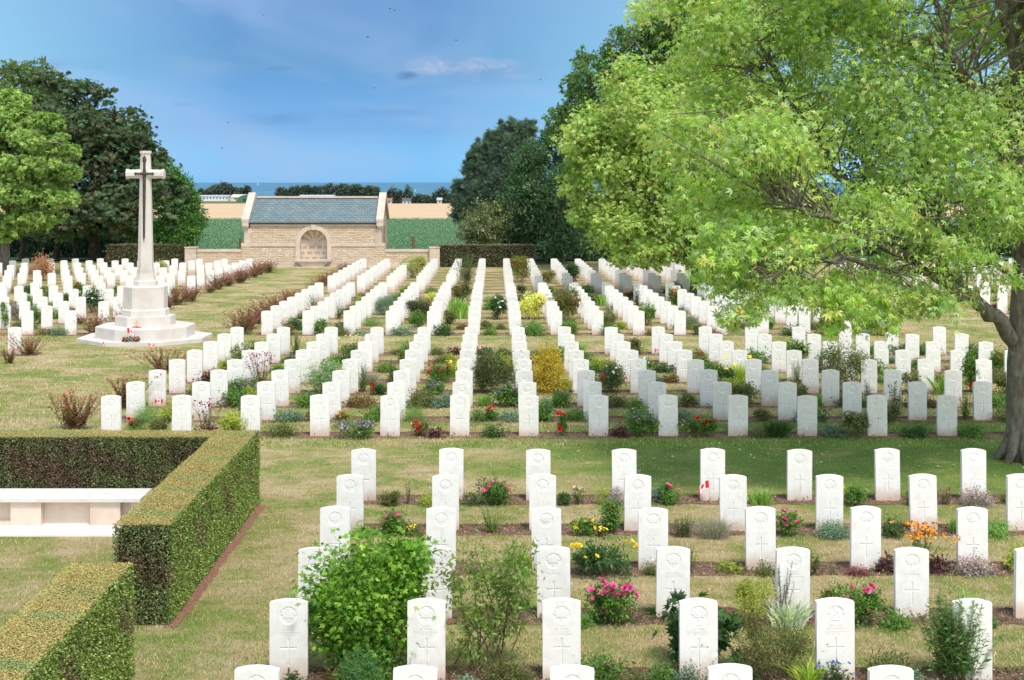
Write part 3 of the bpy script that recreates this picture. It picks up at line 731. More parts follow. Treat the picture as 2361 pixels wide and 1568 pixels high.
spart('eaves_board', lambda m: m.box(XL+.36, XR-.36, -.13, -.02, rz0-.16, rz0-.075), mat_plain('dark_gutter', (.07,.045,.035), .6))
spart('cornice', lambda m: m.box(XL+.36, XR-.36, -.07, .03, rz0-.26, rz0-.165), M_ASH)
for s_, x0 in ((-1, XL-.12), (1, XR-.32)):
    def par(m, x0=x0):
        x1 = x0+.44; y0 = -.24; t = .30
        za, zb_ = rz0+.02, zr+.02
        m.add([(x0,y0,za-.02),(x1,y0,za-.02),(x1,y0,za+t*.45),(x0,y0,za+t*.45),(x0,ry1,zb_),(x1,ry1,zb_),(x1,ry1,zb_+t),(x0,ry1,zb_+t),(x0,DP+.24,za-.02),(x1,DP+.24,za-.02),(x1,DP+.24,za+t*.45),(x0,DP+.24,za+t*.45)],
              [(0,1,2,3),(3,2,6,7),(7,6,10,11),(11,10,9,8),(1,5,6,2),(5,9,10,6),(0,3,7,4),(4,7,11,8),(0,4,5,1),(4,8,9,5)])
    spart('gable_coping', par, M_ASH)
    spart('kneeler', lambda m, x0=x0: (m.box(x0+.02, x0+.42, -.22, .5, rz0-.28, rz0-.002), m.box(x0+.06, x0+.40, -.14, .5, rz0-.40, rz0-.282)), M_ASH)
    spart('quoin_pier', lambda m, s_=s_: m.box(XL, XL+.40, -.01, .5, zs1+.002, rz0-.41) if s_ < 0 else m.box(XR-.40, XR, -.01, .5, zs1+.002, rz0-.41), M_ASHC)
# lower, wider stage and string course
def chec(m):
    for row, zz in enumerate((zp+.05, zp+.32, zp+.60)):
        for q in range(9):
            xx = XL+.1+q*.98+(row % 2)*.45
            if abs(xx+.12-ncx) > nro+.15 and xx < XR-.35: m.box(xx, xx+.24, .018, .06, zz, zz+.20)
spart('ashlar_insert', chec, M_ASH)
for xa, xb in ((XL-.18, ncx-nro+.01), (ncx+nro-.01, XR+.18)):
    spart('string_course', lambda m, xa=xa, xb=xb: m.box(xa, xb, -.02, .4, zs0, zs1), M_ASH)
    spart('base_course', lambda m, xa=xa, xb=xb: m.box(xa, xb, -.06, .45, zb-.1, zp), M_ASHC)
spart('side_step', lambda m: m.box(XL-.18, XL+.36, 0, .42, zp+.001, zs0-.001), M_RUB)
spart('side_step', lambda m: m.box(XR-.36, XR+.18, 0, .42, zp+.001, zs0-.001), M_RUB)
def ringf(m):
    n = 24; zz = zp-.05
    o = arch_pts(nro, zz, n=n); i_ = arch_pts(nri, zz, n=n); k = len(o)
    vs = [(x, -.05, z) for x, z in o]+[(x, -.05, z) for x, z in i_]+[(x, .5, z) for x, z in o]+[(x, .5, z) for x, z in i_]
    fs = []
    for a in range(k-1):
        fs += [(a, a+1, k+a+1, k+a)[::-1], (k+a, k+a+1, 3*k+a+1, 3*k+a)[::-1], (a, 2*k+a, 2*k+a+1, a+1)[::-1]]
    m.add(vs, fs)
nich = spart('niche', ringf, M_ASH)
spart('keystone', lambda m: m.slab([(ncx-.12, zsp+nri-.03), (ncx+.12, zsp+nri-.03), (ncx+.17, zsp+nro+.13), (ncx-.17, zsp+nro+.13)], -.11, -.052), M_ASH, nich)
# concave apse: half cylinder and quarter dome with alternating rays
def apse(m):
    n = 16; zz = zp-.05; r = nri
    def pt(a, z, rr=r): return (ncx+rr*math.cos(a), .02+rr*.62*math.sin(a), z)
    ang = np.linspace(0, math.pi, n+1); band = [zz, zz+.16, zz+.34, zz+.52, zz+.68, zz+.86, zsp-.18, zsp]
    for j in range(len(band)-1):
        for a in range(n):
            mi = 1 if (j in (1, 3, 5) and (a+j//2) % 3 != 0 and j != 6) else 0
            m.add([pt(ang[a], band[j]), pt(ang[a+1], band[j]), pt(ang[a+1], band[j+1]), pt(ang[a], band[j+1])], [(3,2,1,0)], mi=mi)
    nr = 11; na = nr*3
    for q in range(na):     # rays fan out from the centre of the springing line over the dome
        t0, t1 = math.pi*q/na, math.pi*(q+1)/na
        for u0, u1 in ((.0, .32), (.32, .6), (.6, .85), (.85, 1.0)):
            def dp(t, u): return (ncx+r*u*math.cos(t), .02+r*.62*math.sqrt(max(0, 1-u*u)), zsp+r*u*math.sin(t))
            mi = 1 if ((q//3) % 2 == 1 and u0 >= .3) else 0
            m.add([dp(t0,u0), dp(t0,u1), dp(t1,u1), dp(t1,u0)], [(3,2,1,0)], mi=mi)
m = MB(); apse(m); m.build('apse', [M_ASH, mat_plain('tan_ray_stone', (.42, .31, .20), .9, .1, .25, 8)], nich, smooth=False)
m = MB(); m.prism([(ncx-.30, -.06), (ncx+.30, -.06), (ncx+.22, .3), (ncx-.22, .3)], zsp-.05, zsp+.16)
def basin(m):
    def pts(w_, d): return [(ncx-w_, .1), (ncx-w_, -d), (ncx+w_, -d), (ncx+w_, .1)]
    m.prism(pts(1.18, .40), zb-.08, zb+.05); m.prism(pts(.62, .26), zb+.05, zb+.36, pts2=pts(.98, .36)); m.prism(pts(1.10, .42), zb+.36, zb+.50)
spart('basin', basin, M_ASH)
spart('base_course', lambda m: m.box(ncx-nro+.012, ncx+nro-.012, -.058, .6, zb-.1, zp-.004), M_ASHC)
spart('slit_shade_panel', lambda m: m.box(XR-.017, XR-.012, 1.9, 2.3, zs0+.1, zs0+1.2), mat_plain('painted_slit_shade', (.03,.03,.035), .9))  # near-black panel on the wall stands in for shade inside a slit
def wing(label, xa, xb, px0, px1):
    rt = empty('garden_wall', (0, SY, 0), 0, label, 'wall', 'low stone walls either side of the shelter')
    m = MB(); m.box(xa, xb, .03, .38, zb+.0, bz_(581)); m.build('wall', M_RUB, rt)
    m = MB(); m.box(xa, xb, -.02, .44, bz_(581)+.001, bz_(575)); m.build('coping', M_ASH, rt)
    m = MB(); m.box(xa, xb, -.02, .40, zb-.1, zb-.0); m.box(xa, xb, -.02, .028, zb, zb+.24); m.build('base_course', M_ASH, rt)
    m = MB(); m.box(px0, px1, -.20, .50, zb-.1, bz_(571.5)); m.box(px0-.03, px1+.03, -.23, .53, bz_(571.5)+.001, bz_(569.5)); m.build('end_pillar', M_ASHC, rt)
wing('low stone garden wall left of the slate-roofed shelter', bx_(454), XL-.19, bx_(427.5), bx_(453.5))
wing('low stone garden wall right of the slate-roofed shelter', XR+.19, bx_(990), bx_(990.5), bx_(1014))

# ------------------------------------------------------------------ grass
def grass_blades(name, n, ylo, yhi, h, w_, power=2.0, ok=None, seed=2):
    rng = np.random.default_rng(seed)
    u = rng.uniform(0, 1, n*2); Y = 1/(1/ylo+(1/yhi-1/ylo)*u)      # denser near the lens
    X = rng.uniform(-.372, .40, len(Y))*Y
    k = np.ones(len(Y), bool) if ok is None else ok(X, Y); X, Y = X[k][:n], Y[k][:n]; n = len(X)
    Z = np.interp(Y, PY, PZ)+.018
    P = np.stack([X, Y, Z], 1); hh = h*rng.uniform(.45, 1.3, n); a = rng.uniform(0, 2*math.pi, n)
    tip = P+np.stack([rng.normal(0, .45, n)*hh, rng.normal(0, .45, n)*hh, hh], 1)
    s = np.stack([np.cos(a), np.sin(a), np.zeros(n)], 1)*(w_*rng.uniform(.6, 1.4, n))[:, None]
    mid = (P+tip)/2+np.array([0, 0, .1])*hh[:, None]
    V = np.stack([P-s*.5, P+s*.5, mid+s*.4, tip], 1)
    t = wobn(X*.9+.3*Y, Y*.8+1)*.5+wobn(X*2.3+3, Y*1.9-X*.8)*.4+rng.normal(0, .42, n)
    g = pick(rng, [(.21,.31,.075),(.26,.35,.10),(.17,.27,.06)], n, .2); d = pick(rng, [(.50,.40,.225),(.58,.47,.30),(.42,.32,.17)], n, .2)
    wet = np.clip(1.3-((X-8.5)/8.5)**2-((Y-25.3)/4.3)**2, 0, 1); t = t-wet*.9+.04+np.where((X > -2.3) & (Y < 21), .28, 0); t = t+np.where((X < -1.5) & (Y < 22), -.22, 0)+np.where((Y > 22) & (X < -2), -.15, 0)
    C = np.where((t > -.05)[:, None], d, g)
    return tag(link(name, quads_mesh(name, V, C, M_HEDGE)), kind='stuff')
bedY = [rowY(t) for tops in ROWS.values() for t in tops]
def ok_near(X, Y):
    k = ~((X > -4.33) & (X < -3.48) & (Y < 21.6) & ((Y < 14.1) | (Y > 15.55))) & ~((X < -4.2) & (Y > 19.4) & (Y < 21.7))
    for by in bedY:
        if by < 26: k &= ~((X > -2.30) & (abs(Y-by+.02) < .235))
        elif by < 45: k &= ~((X > -7.9) & (X < 13.6) & (abs(Y-by+.02) < .23))
    k &= ~((abs(X-CX) < 2.2) & (abs(Y-CY) < 2.2)); return k
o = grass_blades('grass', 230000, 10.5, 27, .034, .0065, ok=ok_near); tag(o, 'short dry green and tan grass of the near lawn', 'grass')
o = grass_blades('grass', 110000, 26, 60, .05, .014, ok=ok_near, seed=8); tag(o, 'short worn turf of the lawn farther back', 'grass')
# fallen pale leaves under the big tree
rng = np.random.default_rng(5); n = 260
X = rng.uniform(1.0, 10.5, n); Y = rng.uniform(22.2, 30, n); P = np.stack([X, Y, np.interp(Y, PY, PZ)+.05], 1)
D = nrm(np.stack([rng.normal(size=n), rng.normal(size=n), rng.normal(size=n)*.15], 1)); N = nrm(np.stack([rng.normal(size=n)*.3, rng.normal(size=n)*.3, np.ones(n)], 1))
V, C = leaves(P, D, N, np.full(n, .055), np.full(n, .03), pick(rng, [(.55,.6,.45),(.42,.45,.25),(.5,.42,.2)], n), 3, .8)
tag(link('fallen_leaves', quads_mesh('fallen_leaves', V, C, M_LEAF)), 'pale fallen leaves scattered on the shaded lawn', 'leaves', None, 'stuff')
# crop leaves beyond the hedge
rng = np.random.default_rng(6); n = 90000; u = rng.uniform(0, 1, n); Y = 1/(1/90+(1/250-1/90)*u)
xl = np.where(rng.uniform(size=n) < .42, rng.uniform(-.222, -.17, n), rng.uniform(-.085, -.022, n)); X = xl*Y
P = np.stack([X, Y, np.interp(Y, PY, PZ)+.12+rng.uniform(.05, .45, n)], 1)
D = nrm(rng.normal(size=(n, 3))*np.array([1, 1, .5])); N = nrm(rng.normal(size=(n, 3))*.5+np.array([0, 0, 1]))
L = np.full(n, .085)*(Y/90)**.7
V, C = leaves(P, D, N, L, L*.6, pick(rng, [(.09,.19,.095),(.12,.235,.125),(.07,.155,.075),(.17,.28,.17)], n, .12))
tag(link('crop_plants', quads_mesh('crop_plants', V, C, M_HEDGE)), 'dense leafy green crop growing in the field beyond the cemetery', 'crop', None, 'stuff')

# ------------------------------------------------------------------ plants
def blades(rng, n, w_, d_, h, bw, pal, lean=.5, jit=.2):
    P = np.stack([rng.normal(0, .28, n)*w_*.5, rng.normal(0, .28, n)*d_*.5, np.zeros(n)], 1)
    hh = h*rng.uniform(.55, 1.05, n); dr = np.stack([P[:,0]/(w_*.5)+rng.normal(0, .4, n), P[:,1]/(d_*.5)+rng.normal(0, .4, n), np.zeros(n)], 1)
    mid = P+dr*(lean*.30*hh)[:, None]+np.array([0,0,1])*(hh*.6)[:, None]; tip = P+dr*(lean*.85*hh)[:, None]+np.array([0,0,1])*hh[:, None]
    a = rng.uniform(0, math.pi, n); s = np.stack([np.cos(a), np.sin(a)*.6, np.zeros(n)], 1)*bw
    C = pick(rng, pal, n, jit)
    return np.concatenate([np.stack([P-s*.4, P+s*.4, mid+s*.5, mid-s*.5], 1), np.stack([mid-s*.5, mid+s*.5, tip+s*.06, tip-s*.06], 1)]), np.concatenate([C, C])
def flower_quads(rng, P, r, pal, petals=5, nv=None):
    n = len(P); N = nrm(rng.normal(size=(n, 3))*.5+(np.array([0, -.6, .8]) if nv is None else nv)); A = nrm(np.cross(N, rng.normal(size=(n, 3))))
    B = np.cross(N, A); VV = []; CC = []; C = pick(rng, pal, n, .12)
    for k in range(petals):
        t = 2*math.pi*k/petals; D = A*math.cos(t)+B*math.sin(t)
        V, c = leaves(P, nrm(D+N*.25), N, np.full(n, r), np.full(n, r*.9), C); VV.append(V); CC.append(c)
    return np.concatenate(VV), np.concatenate(CC)
def rose_mesh(name, pal, r, seed):
    rng = np.random.default_rng(seed); VV = []; CC = []
    for ring, (k, tilt, rr) in enumerate(((6, .35, 1.0), (5, .9, .8), (4, 1.6, .55))):
        for q in range(k):
            t = 2*math.pi*(q+ring*.4)/k; D = nrm(np.array([[math.cos(t), math.sin(t), tilt]])); N = nrm(np.array([[-math.cos(t)*tilt, -math.sin(t)*tilt, 1.0]]))
            V, C = leaves(np.zeros((1,3)), D, N, np.array([r*rr*1.25]), np.array([r*1.3]), pick(rng, pal, 1, .15), fold=-.15); VV.append(V); CC.append(C)
    return quads_mesh(name, np.concatenate(VV), np.concatenate(CC), M_PETAL)
FL = dict(pink=[(.80,.10,.34),(.85,.2,.45)], red=[(.62,.01,.025),(.7,.03,.03)], yellow=[(.85,.66,.04),(.9,.75,.1)], white=[(.82,.82,.78)], lilac=[(.42,.24,.55),(.5,.32,.62)],
          purple=[(.25,.13,.48),(.36,.2,.55)], orange=[(.72,.26,.02),(.80,.40,.03),(.34,.07,.01)], maroon=[(.22,.03,.09),(.32,.06,.16)], blue=[(.10,.12,.55)], palepink=[(.75,.45,.5)], rosered=[(.42,.04,.07),(.50,.09,.12)], cream=[(.75,.7,.42)], magenta=[(.5,.03,.25)])
ROSE = {k: rose_mesh('blossom', FL[k], .036, i) for i, k in enumerate(('pink', 'red', 'yellow', 'orange', 'magenta'))}

def stems_mb(rng, cs, r=.006, base=.12, k=10):
    m = MB()
    for c in cs[:k]:
        b = (rng.normal(0, base*.35), rng.normal(0, base*.35), 0); mid = (b[0]*.5+c[0]*.5+rng.normal(0, .02), b[1]*.5+c[1]*.5, c[2]*.55)
        m.tube([b, mid, tuple(c)], [r, r*.8, r*.35], 4)
    return m
def plant_meshes(kind, w_, h, rng, o):
    """returns [(part name, mesh)] for a plant w_ wide and h tall"""
    d_ = min(w_, o.get('depth', w_*.8)); pal = o.get('pal', 'green'); L = o.get('L', max(.03, min(.09, w_*.09))); q = o.get('q', 1.0); parts = []; cs = None
    def blobset(nb, main=.78):
        B = [(0, 0, h*.5, w_*.5*main, d_*.5*main, h*.5*.92)]
        for _ in range(nb):
            a = rng.uniform(0, 2*math.pi); B.append((w_*.30*math.cos(a), d_*.30*math.sin(a), h*rng.uniform(.3, .78), w_*.2, d_*.2, h*.2))
        return B
    area = w_*h+w_*d_*.5
    if kind in ('shrub', 'loose', 'rose', 'mound'):
        nleaf = int(q*area/(L*L*.30)*(3.4 if kind != 'loose' else 2.2))+60
        nl = 9; nc = max(6, nleaf//nl)
        if kind == 'mound': B = [(0, 0, h*.25, w_*.5, d_*.5, h*.72)]
        elif kind == 'rose': B = [(0, 0, h*.5, w_*.42, d_*.42, h*.42)]+blobset(3)[1:]
        else: B = blobset(5 if kind == 'shrub' else 7, .8 if kind == 'shrub' else .7)
        V, C, cs = fol(rng, B, nc, nl, L, o.get('wr', .5), pal, sig=o.get('sig', .30 if kind != 'loose' else .22), flat=.9, droop=o.get('droop', .05), lobes=o.get('lobes', 1), spread=o.get('spread', .8), shell=(.35, 1.0), zmin=.005, upn=.8, cj=o.get('cj', .22))
        parts.append(('foliage', quads_mesh('foliage', V, C, M_LEAF)))
        if kind != 'mound':
            parts.append(('stems', stems_mb(rng, cs, .005+.004*(h > .6), w_*.35, 14 if kind == 'loose' else 8).mesh('stems', M_STEM)))
    elif kind == 'blades':
        V, C = blades(rng, int(q*(60+260*w_)), w_, d_, h, o.get('bw', .016), pal, o.get('lean', .6)); parts.append(('leaves', quads_mesh('leaves', V, C, M_LEAF)))
        cs = V[:, 2]
    elif kind == 'spires':       # upright leafy shoots
        ns = int(1.5*o.get('ns', 9+40*w_)); m = MB(); VV = []; CC = []; tips = []
        for s_ in range(ns):
            bx, by = rng.normal(0, w_*.10), rng.normal(0, d_*.10); sp = o.get('fan', 1.0); tx, ty = bx+rng.normal(0, w_*.23*sp), by+rng.normal(0, d_*.2*sp); th = h*rng.uniform(.55, 1.0)
            m.tube([(bx, by, 0), ((bx+tx)/2, (by+ty)/2, th*.5), (tx, ty, th)], [.0038, .003, .0015], 3); tips.append((tx, ty, th))
            nn = int(q*(th/(L*.42)))+3; t = rng.uniform(.12, 1, nn)[:, None]; P = np.array([[bx, by, 0]])*(1-t)+np.array([[tx, ty, th]])*t
            D = nrm(np.c_[rng.normal(size=(nn, 2)), rng.uniform(.1, .9, nn)]); N = nrm(rng.normal(size=(nn, 3))*.5+np.array([0,0,1])); l = L*rng.uniform(.6, 1.2, nn)*(1.15-.5*t[:,0])
            V, C = leaves(P, D, N, l, l*o.get('wr', .4), pick(rng, pal, nn, .2)); VV.append(V); CC.append(C)
        parts.append(('foliage', quads_mesh('foliage', np.concatenate(VV), np.concatenate(CC), M_LEAF))); parts.append(('stems', m.mesh('stems', M_STEM))); cs = np.array(tips)
    if 'fl' in o and cs is not None:
        nf = o.get('nf', 20); top = o.get('top', .45)
        cand = cs[cs[:,2] > h*top] if (cs[:,2] > h*top).sum() > 3 else cs
        P = cand[rng.integers(0, len(cand), nf)]+rng.normal(0, .03, (nf, 3))*np.array([w_*2, d_*2, 1]); P[:,2] = np.clip(P[:,2]+.03, .02, h*1.02); P[:,1] -= .02
        V, C = flower_quads(rng, P, o.get('fr', .022), FL[o['fl']], o.get('pet', 5)); parts.append(('blossoms', quads_mesh('blossoms', V, C, M_PETAL)))
    return parts
USED = []
PN = [0]
def plant(kind, x0, x1, yt, yb, name, label, cat='plant', group=None, roses=None, **o):
    PN[0] += 1; rng = np.random.default_rng(PN[0]*17+3)
    X, Y, Z = ground_at((x0+x1)/2, yb); w_ = (x1-x0)*Y/F; h = (yb-yt)*Y/F
    root = empty(name, (X, Y, Z+.01), 0, label, cat, group or 'flowers and shrubs planted between the headstones')
    for nm, me in plant_meshes(kind, w_, h, rng, o): link(nm, me, root)
    if roses:
        col, n, sc = roses; pts = o.get('rp')
        for i in range(n):
            if pts and i < len(pts): lx = (pts[i][0]-(x0+x1)/2)*Y/F; lz = (yb-pts[i][1])*Y/F; ly = -w_*.22
            else: lx = rng.uniform(-.42, .42)*w_; lz = h*rng.uniform(.5, .98); ly = -w_*rng.uniform(.0, .38)
            b = link('blossom', ROSE[col], root, (lx, ly, lz), (math.radians(rng.uniform(15, 70)), rng.uniform(-.4, .4), rng.uniform(0, 6))); b.scale = (sc,)*3
    USED.append((x0, x1, yt, yb)); return root

# ---- the nearest beds
P = plant
P('shrub', 672, 1016, 1238, 1548, 'glossy_shrub', 'big glossy bright green shrub between the two leftmost stones, widest of the near beds', 'shrub', pal=[(.24,.48,.045),(.16,.36,.03),(.09,.22,.025),(.38,.60,.08),(.06,.15,.02)], cj=.4, L=.046, lobes=5, spread=1.1, wr=.42, q=.85, sig=.34, depth=.9, droop=.0)
P('shrub', 762, 884, 1492, 1612, 'fine_leaved_shrub', 'small rounded fine-leaved green shrub at the foot of the glossy shrub', 'shrub', pal=[(.07,.19,.05),(.11,.25,.07)], L=.028, wr=.3, q=.8)
P('loose', 1000, 1250, 1212, 1552, 'open_shrub', 'tall open brownish green shrub with bare upright stems, near bed', 'shrub', pal=[(.20,.30,.06),(.15,.22,.05),(.23,.22,.09),(.22,.40,.08)], L=.06, wr=.42, q=.78, sig=.28, depth=.8)
P('rose', 1095, 1185, 1102, 1166, 'rose_bush', 'pink rose bush in the farthest near row, beside a dark green clump', 'rose', pal='green', L=.045, roses=('pink', 12, 1.0))
P('mound', 1063, 1112, 1136, 1168, 'low_clump', 'dark green clump just left of the pink rose bush in the upper bed', pal='dark', L=.05, wr=.3)
P('spires', 1088, 1178, 1168, 1231, 'feathery_plant', 'bright lime green feathery cone-shaped plant in the near beds', pal=[(.20,.36,.05),(.16,.30,.04)], L=.05, wr=.25, ns=26, q=1.2)
P('rose', 868, 942, 1178, 1236, 'rose_bush', 'small pink rose bush between low clumps, left side of near block', 'rose', pal='green', L=.045, roses=('pink', 5, 1.15), rp=[(908,1184),(918,1190),(926,1188),(884,1202),(898,1186)])
P('mound', 805, 870, 1212, 1242, 'low_clump', 'low grey-green clump left of the small pink rose bush', pal='feather', L=.035)
P('mound', 930, 978, 1212, 1238, 'low_clump', 'low yellow-flecked clump right of the small pink rose bush', pal='olive', fl='yellow', nf=14, L=.04)
P('rose', 1312, 1376, 1196, 1238, 'yellow_flower_plant', 'leafy plant with yellow and one pink bloom behind the yellow rose', 'flower', pal='green', L=.045, roses=('yellow', 7, .8))
P('shrub', 1378, 1400, 1216, 1240, 'low_clump', 'tiny yellow-flowered clump right of the leafy yellow plant', pal='olive', fl='yellow', nf=14, L=.03)
P('spires', 1538, 1612, 1192, 1241, 'leafy_clump', 'dark green upright leafy clump left of the grey grass tuft', pal=[(.08,.15,.05),(.13,.20,.08)], L=.07, wr=.2, ns=34)
P('blades', 1600, 1692, 1200, 1243, 'grass_tuft', 'grey-mauve tufted ornamental grass ball with tan seed heads', 'ornamental grass', pal='grey', bw=.006, lean=1.1, q=6)
P('blades', 1606, 1690, 1158, 1240, 'seed_heads', 'tall tan seed stalks rising from the grey tuft', 'ornamental grass', pal='tan', bw=.004, lean=.45, q=.25)
P('rose', 1518, 1575, 1110, 1166, 'rose_bush', 'pink rose bush left of the small flag, upper near row', 'rose', pal='green', L=.045, q=.6, roses=('pink', 4, 1.1), rp=[(1541,1120),(1546,1124),(1567,1130),(1537,1118)])
P('mound', 1401, 1440, 1122, 1170, 'heather_mound', 'grey-lilac mound with pale flowers beside a headstone, upper near row', pal='lilacm', L=.03, fl='lilac', nf=30, fr=.012)
P('blades', 1722, 1790, 1128, 1168, 'iris_leaves', 'bright green sword-like iris leaves in the upper near row', pal='iris', bw=.02, lean=.8, q=.9)
P('rose', 1782, 1845, 1176, 1238, 'rose_bush', 'magenta-pink rose bush right of the crossed headstone, second upper row', 'rose', pal='green', L=.045, q=1, roses=('pink', 8, 1.1))
P('mound', 1878, 1962, 1206, 1242, 'pale_mound', 'pale grey-green low cushion mound in front of a headstone', pal='bluegreen', L=.03, q=1.5)
P('shrub', 2028, 2088, 1196, 1243, 'leafy_clump', 'dark green pointed-leaf clump left of the orange flowers', pal='dark', L=.06, wr=.3)
P('spires', 2068, 2172, 1214, 1316, 'orange_flower_plant', 'tall orange daisy-like flowers above green stems, right side', 'flower', pal='green', L=.06, wr=.3, ns=24, q=.8, fl='orange', nf=170, fr=.020, top=.72, pet=6)
P('mound', 2022, 2072, 1276, 1322, 'purple_leaf_clump', 'dark purple leafy clump left of a near headstone', pal='maroon', L=.06)
P('mound', 2130, 2192, 1284, 1322, 'purple_leaf_clump', 'dark purple-brown leafy clump under the orange flowers', pal='maroon', L=.05)
P('mound', 2196, 2295, 1288, 1325, 'lilac_mound', 'wide lilac-pink cushion mound in front of the right headstone', pal='lilacm', L=.035, fl='palepink', nf=60, fr=.014)
P('loose', 1308, 1468, 1246, 1330, 'yellow_rose', 'spreading green rose with yellow flowers on its long side arms', 'rose', pal=[(.06,.14,.05),(.09,.19,.06)], L=.06, roses=('yellow', 14, 1.0), rp=[(1318,1252),(1326,1250),(1334,1252),(1322,1256),(1330,1256),(1338,1253),(1441,1244),(1452,1242),(1462,1250),(1463,1256)])
P('rose', 1355, 1472, 1332, 1440, 'rose_bush', 'large bright pink rose bush, the fullest in the near beds', 'rose', pal='green', L=.05, roses=('pink', 20, 1.35), rp=[(1363,1358),(1388,1362),(1412,1348),(1406,1356),(1424,1370),(1438,1366),(1416,1382),(1368,1378),(1390,1406),(1440,1352),(1455,1360),(1462,1368),(1400,1350),(1416,1362),(1404,1368),(1384,1336),(1450,1352)])
P('shrub', 1505, 1705, 1384, 1540, 'peony_shrub', 'dark green peony-like shrub showing both sides of a near headstone', 'shrub', pal=[(.045,.12,.03),(.07,.17,.04),(.035,.09,.025)], L=.12, wr=.30, lobes=3, spread=.5, q=.8, depth=.6)
P('loose', 1672, 1792, 1336, 1452, 'yellowish_shrub', 'thin yellow-green bush left of the silvery plant with spikes', 'shrub', pal='yg', L=.035, wr=.4, q=.9)
P('blades', 1762, 1872, 1386, 1450, 'silver_leaved_plant', 'silvery woolly-leaved plant with grey flower spikes', pal='silver', bw=.03, lean=1.2, q=.8)
P('spires', 1768, 1840, 1296, 1440, 'flower_spikes', 'tall grey-mauve flower spikes over the silvery leaves', pal=[(.32,.28,.32),(.4,.36,.38),(.3,.33,.27)], L=.028, wr=.6, ns=8, q=2.2)
P('shrub', 1690, 1872, 1430, 1566, 'heath_shrub', 'brown-green fine-twigged spreading bush in front of the silvery plant', 'shrub', pal=[(.11,.13,.035),(.09,.15,.03),(.16,.12,.05)], L=.028, wr=.4, q=.6)
P('rose', 1935, 2032, 1336, 1446, 'rose_bush', 'leggy pink rose bush right of the winged-badge headstone', 'rose', pal='green', L=.05, q=.75, roses=('pink', 7, 1.25), rp=[(2000,1348),(1988,1360),(1994,1356),(1951,1377),(1993,1405),(2006,1352),(1955,1352)])
P('mound', 2028, 2104, 1412, 1452, 'low_clump', 'low grassy green clump right of the leggy pink rose', pal='green', L=.04)
P('spires', 2118, 2280, 1372, 1568, 'willowy_shrub', 'tall feathery green willow-leaved shrub around the right headstone', 'shrub', pal=[(.10,.23,.06),(.07,.17,.04),(.13,.27,.06)], L=.075, wr=.30, ns=100, q=2.0, depth=.6, fan=.9)
P('mound', 2262, 2292, 1410, 1452, 'low_clump', 'green clump right of the willowy shrub', pal='green', L=.05)
P('mound', 1488, 1562, 1530, 1590, 'sedum_clump', 'round bright green sedum clump at the bottom edge', pal='green', L=.03, q=1.3)
P('mound', 1550, 1624, 1540, 1596, 'blue_green_clump', 'soft blue-green fine clump beside the bright sedum', pal='bluegreen', L=.03, q=1.3)
P('mound', 1640, 1740, 1518, 1575, 'spreading_conifer', 'low blue-green spreading conifer at the bottom edge', pal=[(.05,.14,.05),(.08,.19,.08)], L=.035, wr=.3, q=1.4)
P('blades', 1836, 1898, 1518, 1585, 'yellow_blade_plant', 'arching yellow-green blade leaves at the bottom edge', pal='lime', bw=.022, lean=1.2, q=.5)
P('spires', 1878, 1962, 1528, 1590, 'blue_flower_plant', 'dark green leaves with small blue flowers below the winged headstone', 'flower', pal='dark', L=.07, wr=.4, ns=16, fl='blue', nf=10, fr=.02, q=1.2)
P('spires', 640, 708, 1548, 1598, 'leafy_clump', 'pointed dark green leaves at the foot of the leftmost front stone', pal='dark', L=.08, wr=.4, ns=14)
P('mound', 1318, 1370, 1418, 1450, 'low_clump', 'soft green tuft left of the large pink rose bush', pal='feather', L=.035)
P('mound', 1655, 1712, 1296, 1322, 'low_clump', 'yellow-green low clump between headstones, middle near row', pal='yg', L=.04)
P('mound', 1742, 1790, 1296, 1330, 'heather_clump', 'brown-green heather tuft beside a headstone, middle near row', pal='olive', L=.025)
P('mound', 1950, 2005, 1308, 1330, 'maroon_mat', 'flat rosy-maroon mat of succulents before a headstone', pal=[(.30,.08,.12),(.22,.1,.09)], L=.02)
P('mound', 1478, 1530, 1300, 1328, 'heather_clump', 'small grey-green heather tuft at a headstone foot, left of stone four', pal='olive', L=.025)
P('mound', 2262, 2330, 1200, 1240, 'low_clump', 'flat grass-green clump at right, third upper row', pal='feather', L=.04)
P('mound', 2215, 2290, 1128, 1168, 'lilac_mound', 'lilac cushion mound in front of the rightmost upper headstone', pal='lilacm', L=.035, fl='palepink', nf=40, fr=.014)
P('shrub', 1944, 1996, 1124, 1170, 'leafy_clump', 'bright leafy shrublet in the upper near row', pal='green', L=.05)
P('shrub', 2086, 2122, 1130, 1168, 'leafy_clump', 'dark rounded shrublet near the right of the upper near row', pal='dark', L=.04)
P('spires', 2158, 2206, 1120, 1166, 'red_flower_plant', 'thin plant with a crimson bloom, upper near row at right', 'flower', pal='green', L=.04, fl='magenta', nf=6, fr=.025, ns=9)
P('shrub', 1282, 1318, 1136, 1168, 'leafy_clump', 'small dark shrublet right of the pink rose, upper near row', pal='dark', L=.04)
P('loose', 1320, 1352, 1118, 1166, 'pink_wisp_plant', 'wispy plant with tiny pale pink flowers, upper near row', 'flower', pal='green', L=.03, fl='palepink', nf=14, q=.5)
P('spires', 930, 952, 1110, 1166, 'young_shrub', 'thin upright green sapling in upper near row, left', pal='olive', L=.04, ns=5)
P('shrub', 868, 925, 1136, 1168, 'leafy_clump', 'mixed green leafy clump right of the leftmost upper headstone', pal='olive', L=.04)
P('mound', 962, 1006, 1140, 1168, 'low_clump', 'yellowish leafy clump left of the second upper headstone', pal='yg', L=.035)
P('loose', 1860, 1896, 1278, 1330, 'young_rose', 'bare young rose with few leaves, middle near row', 'rose', pal='olive', L=.04, q=.5)
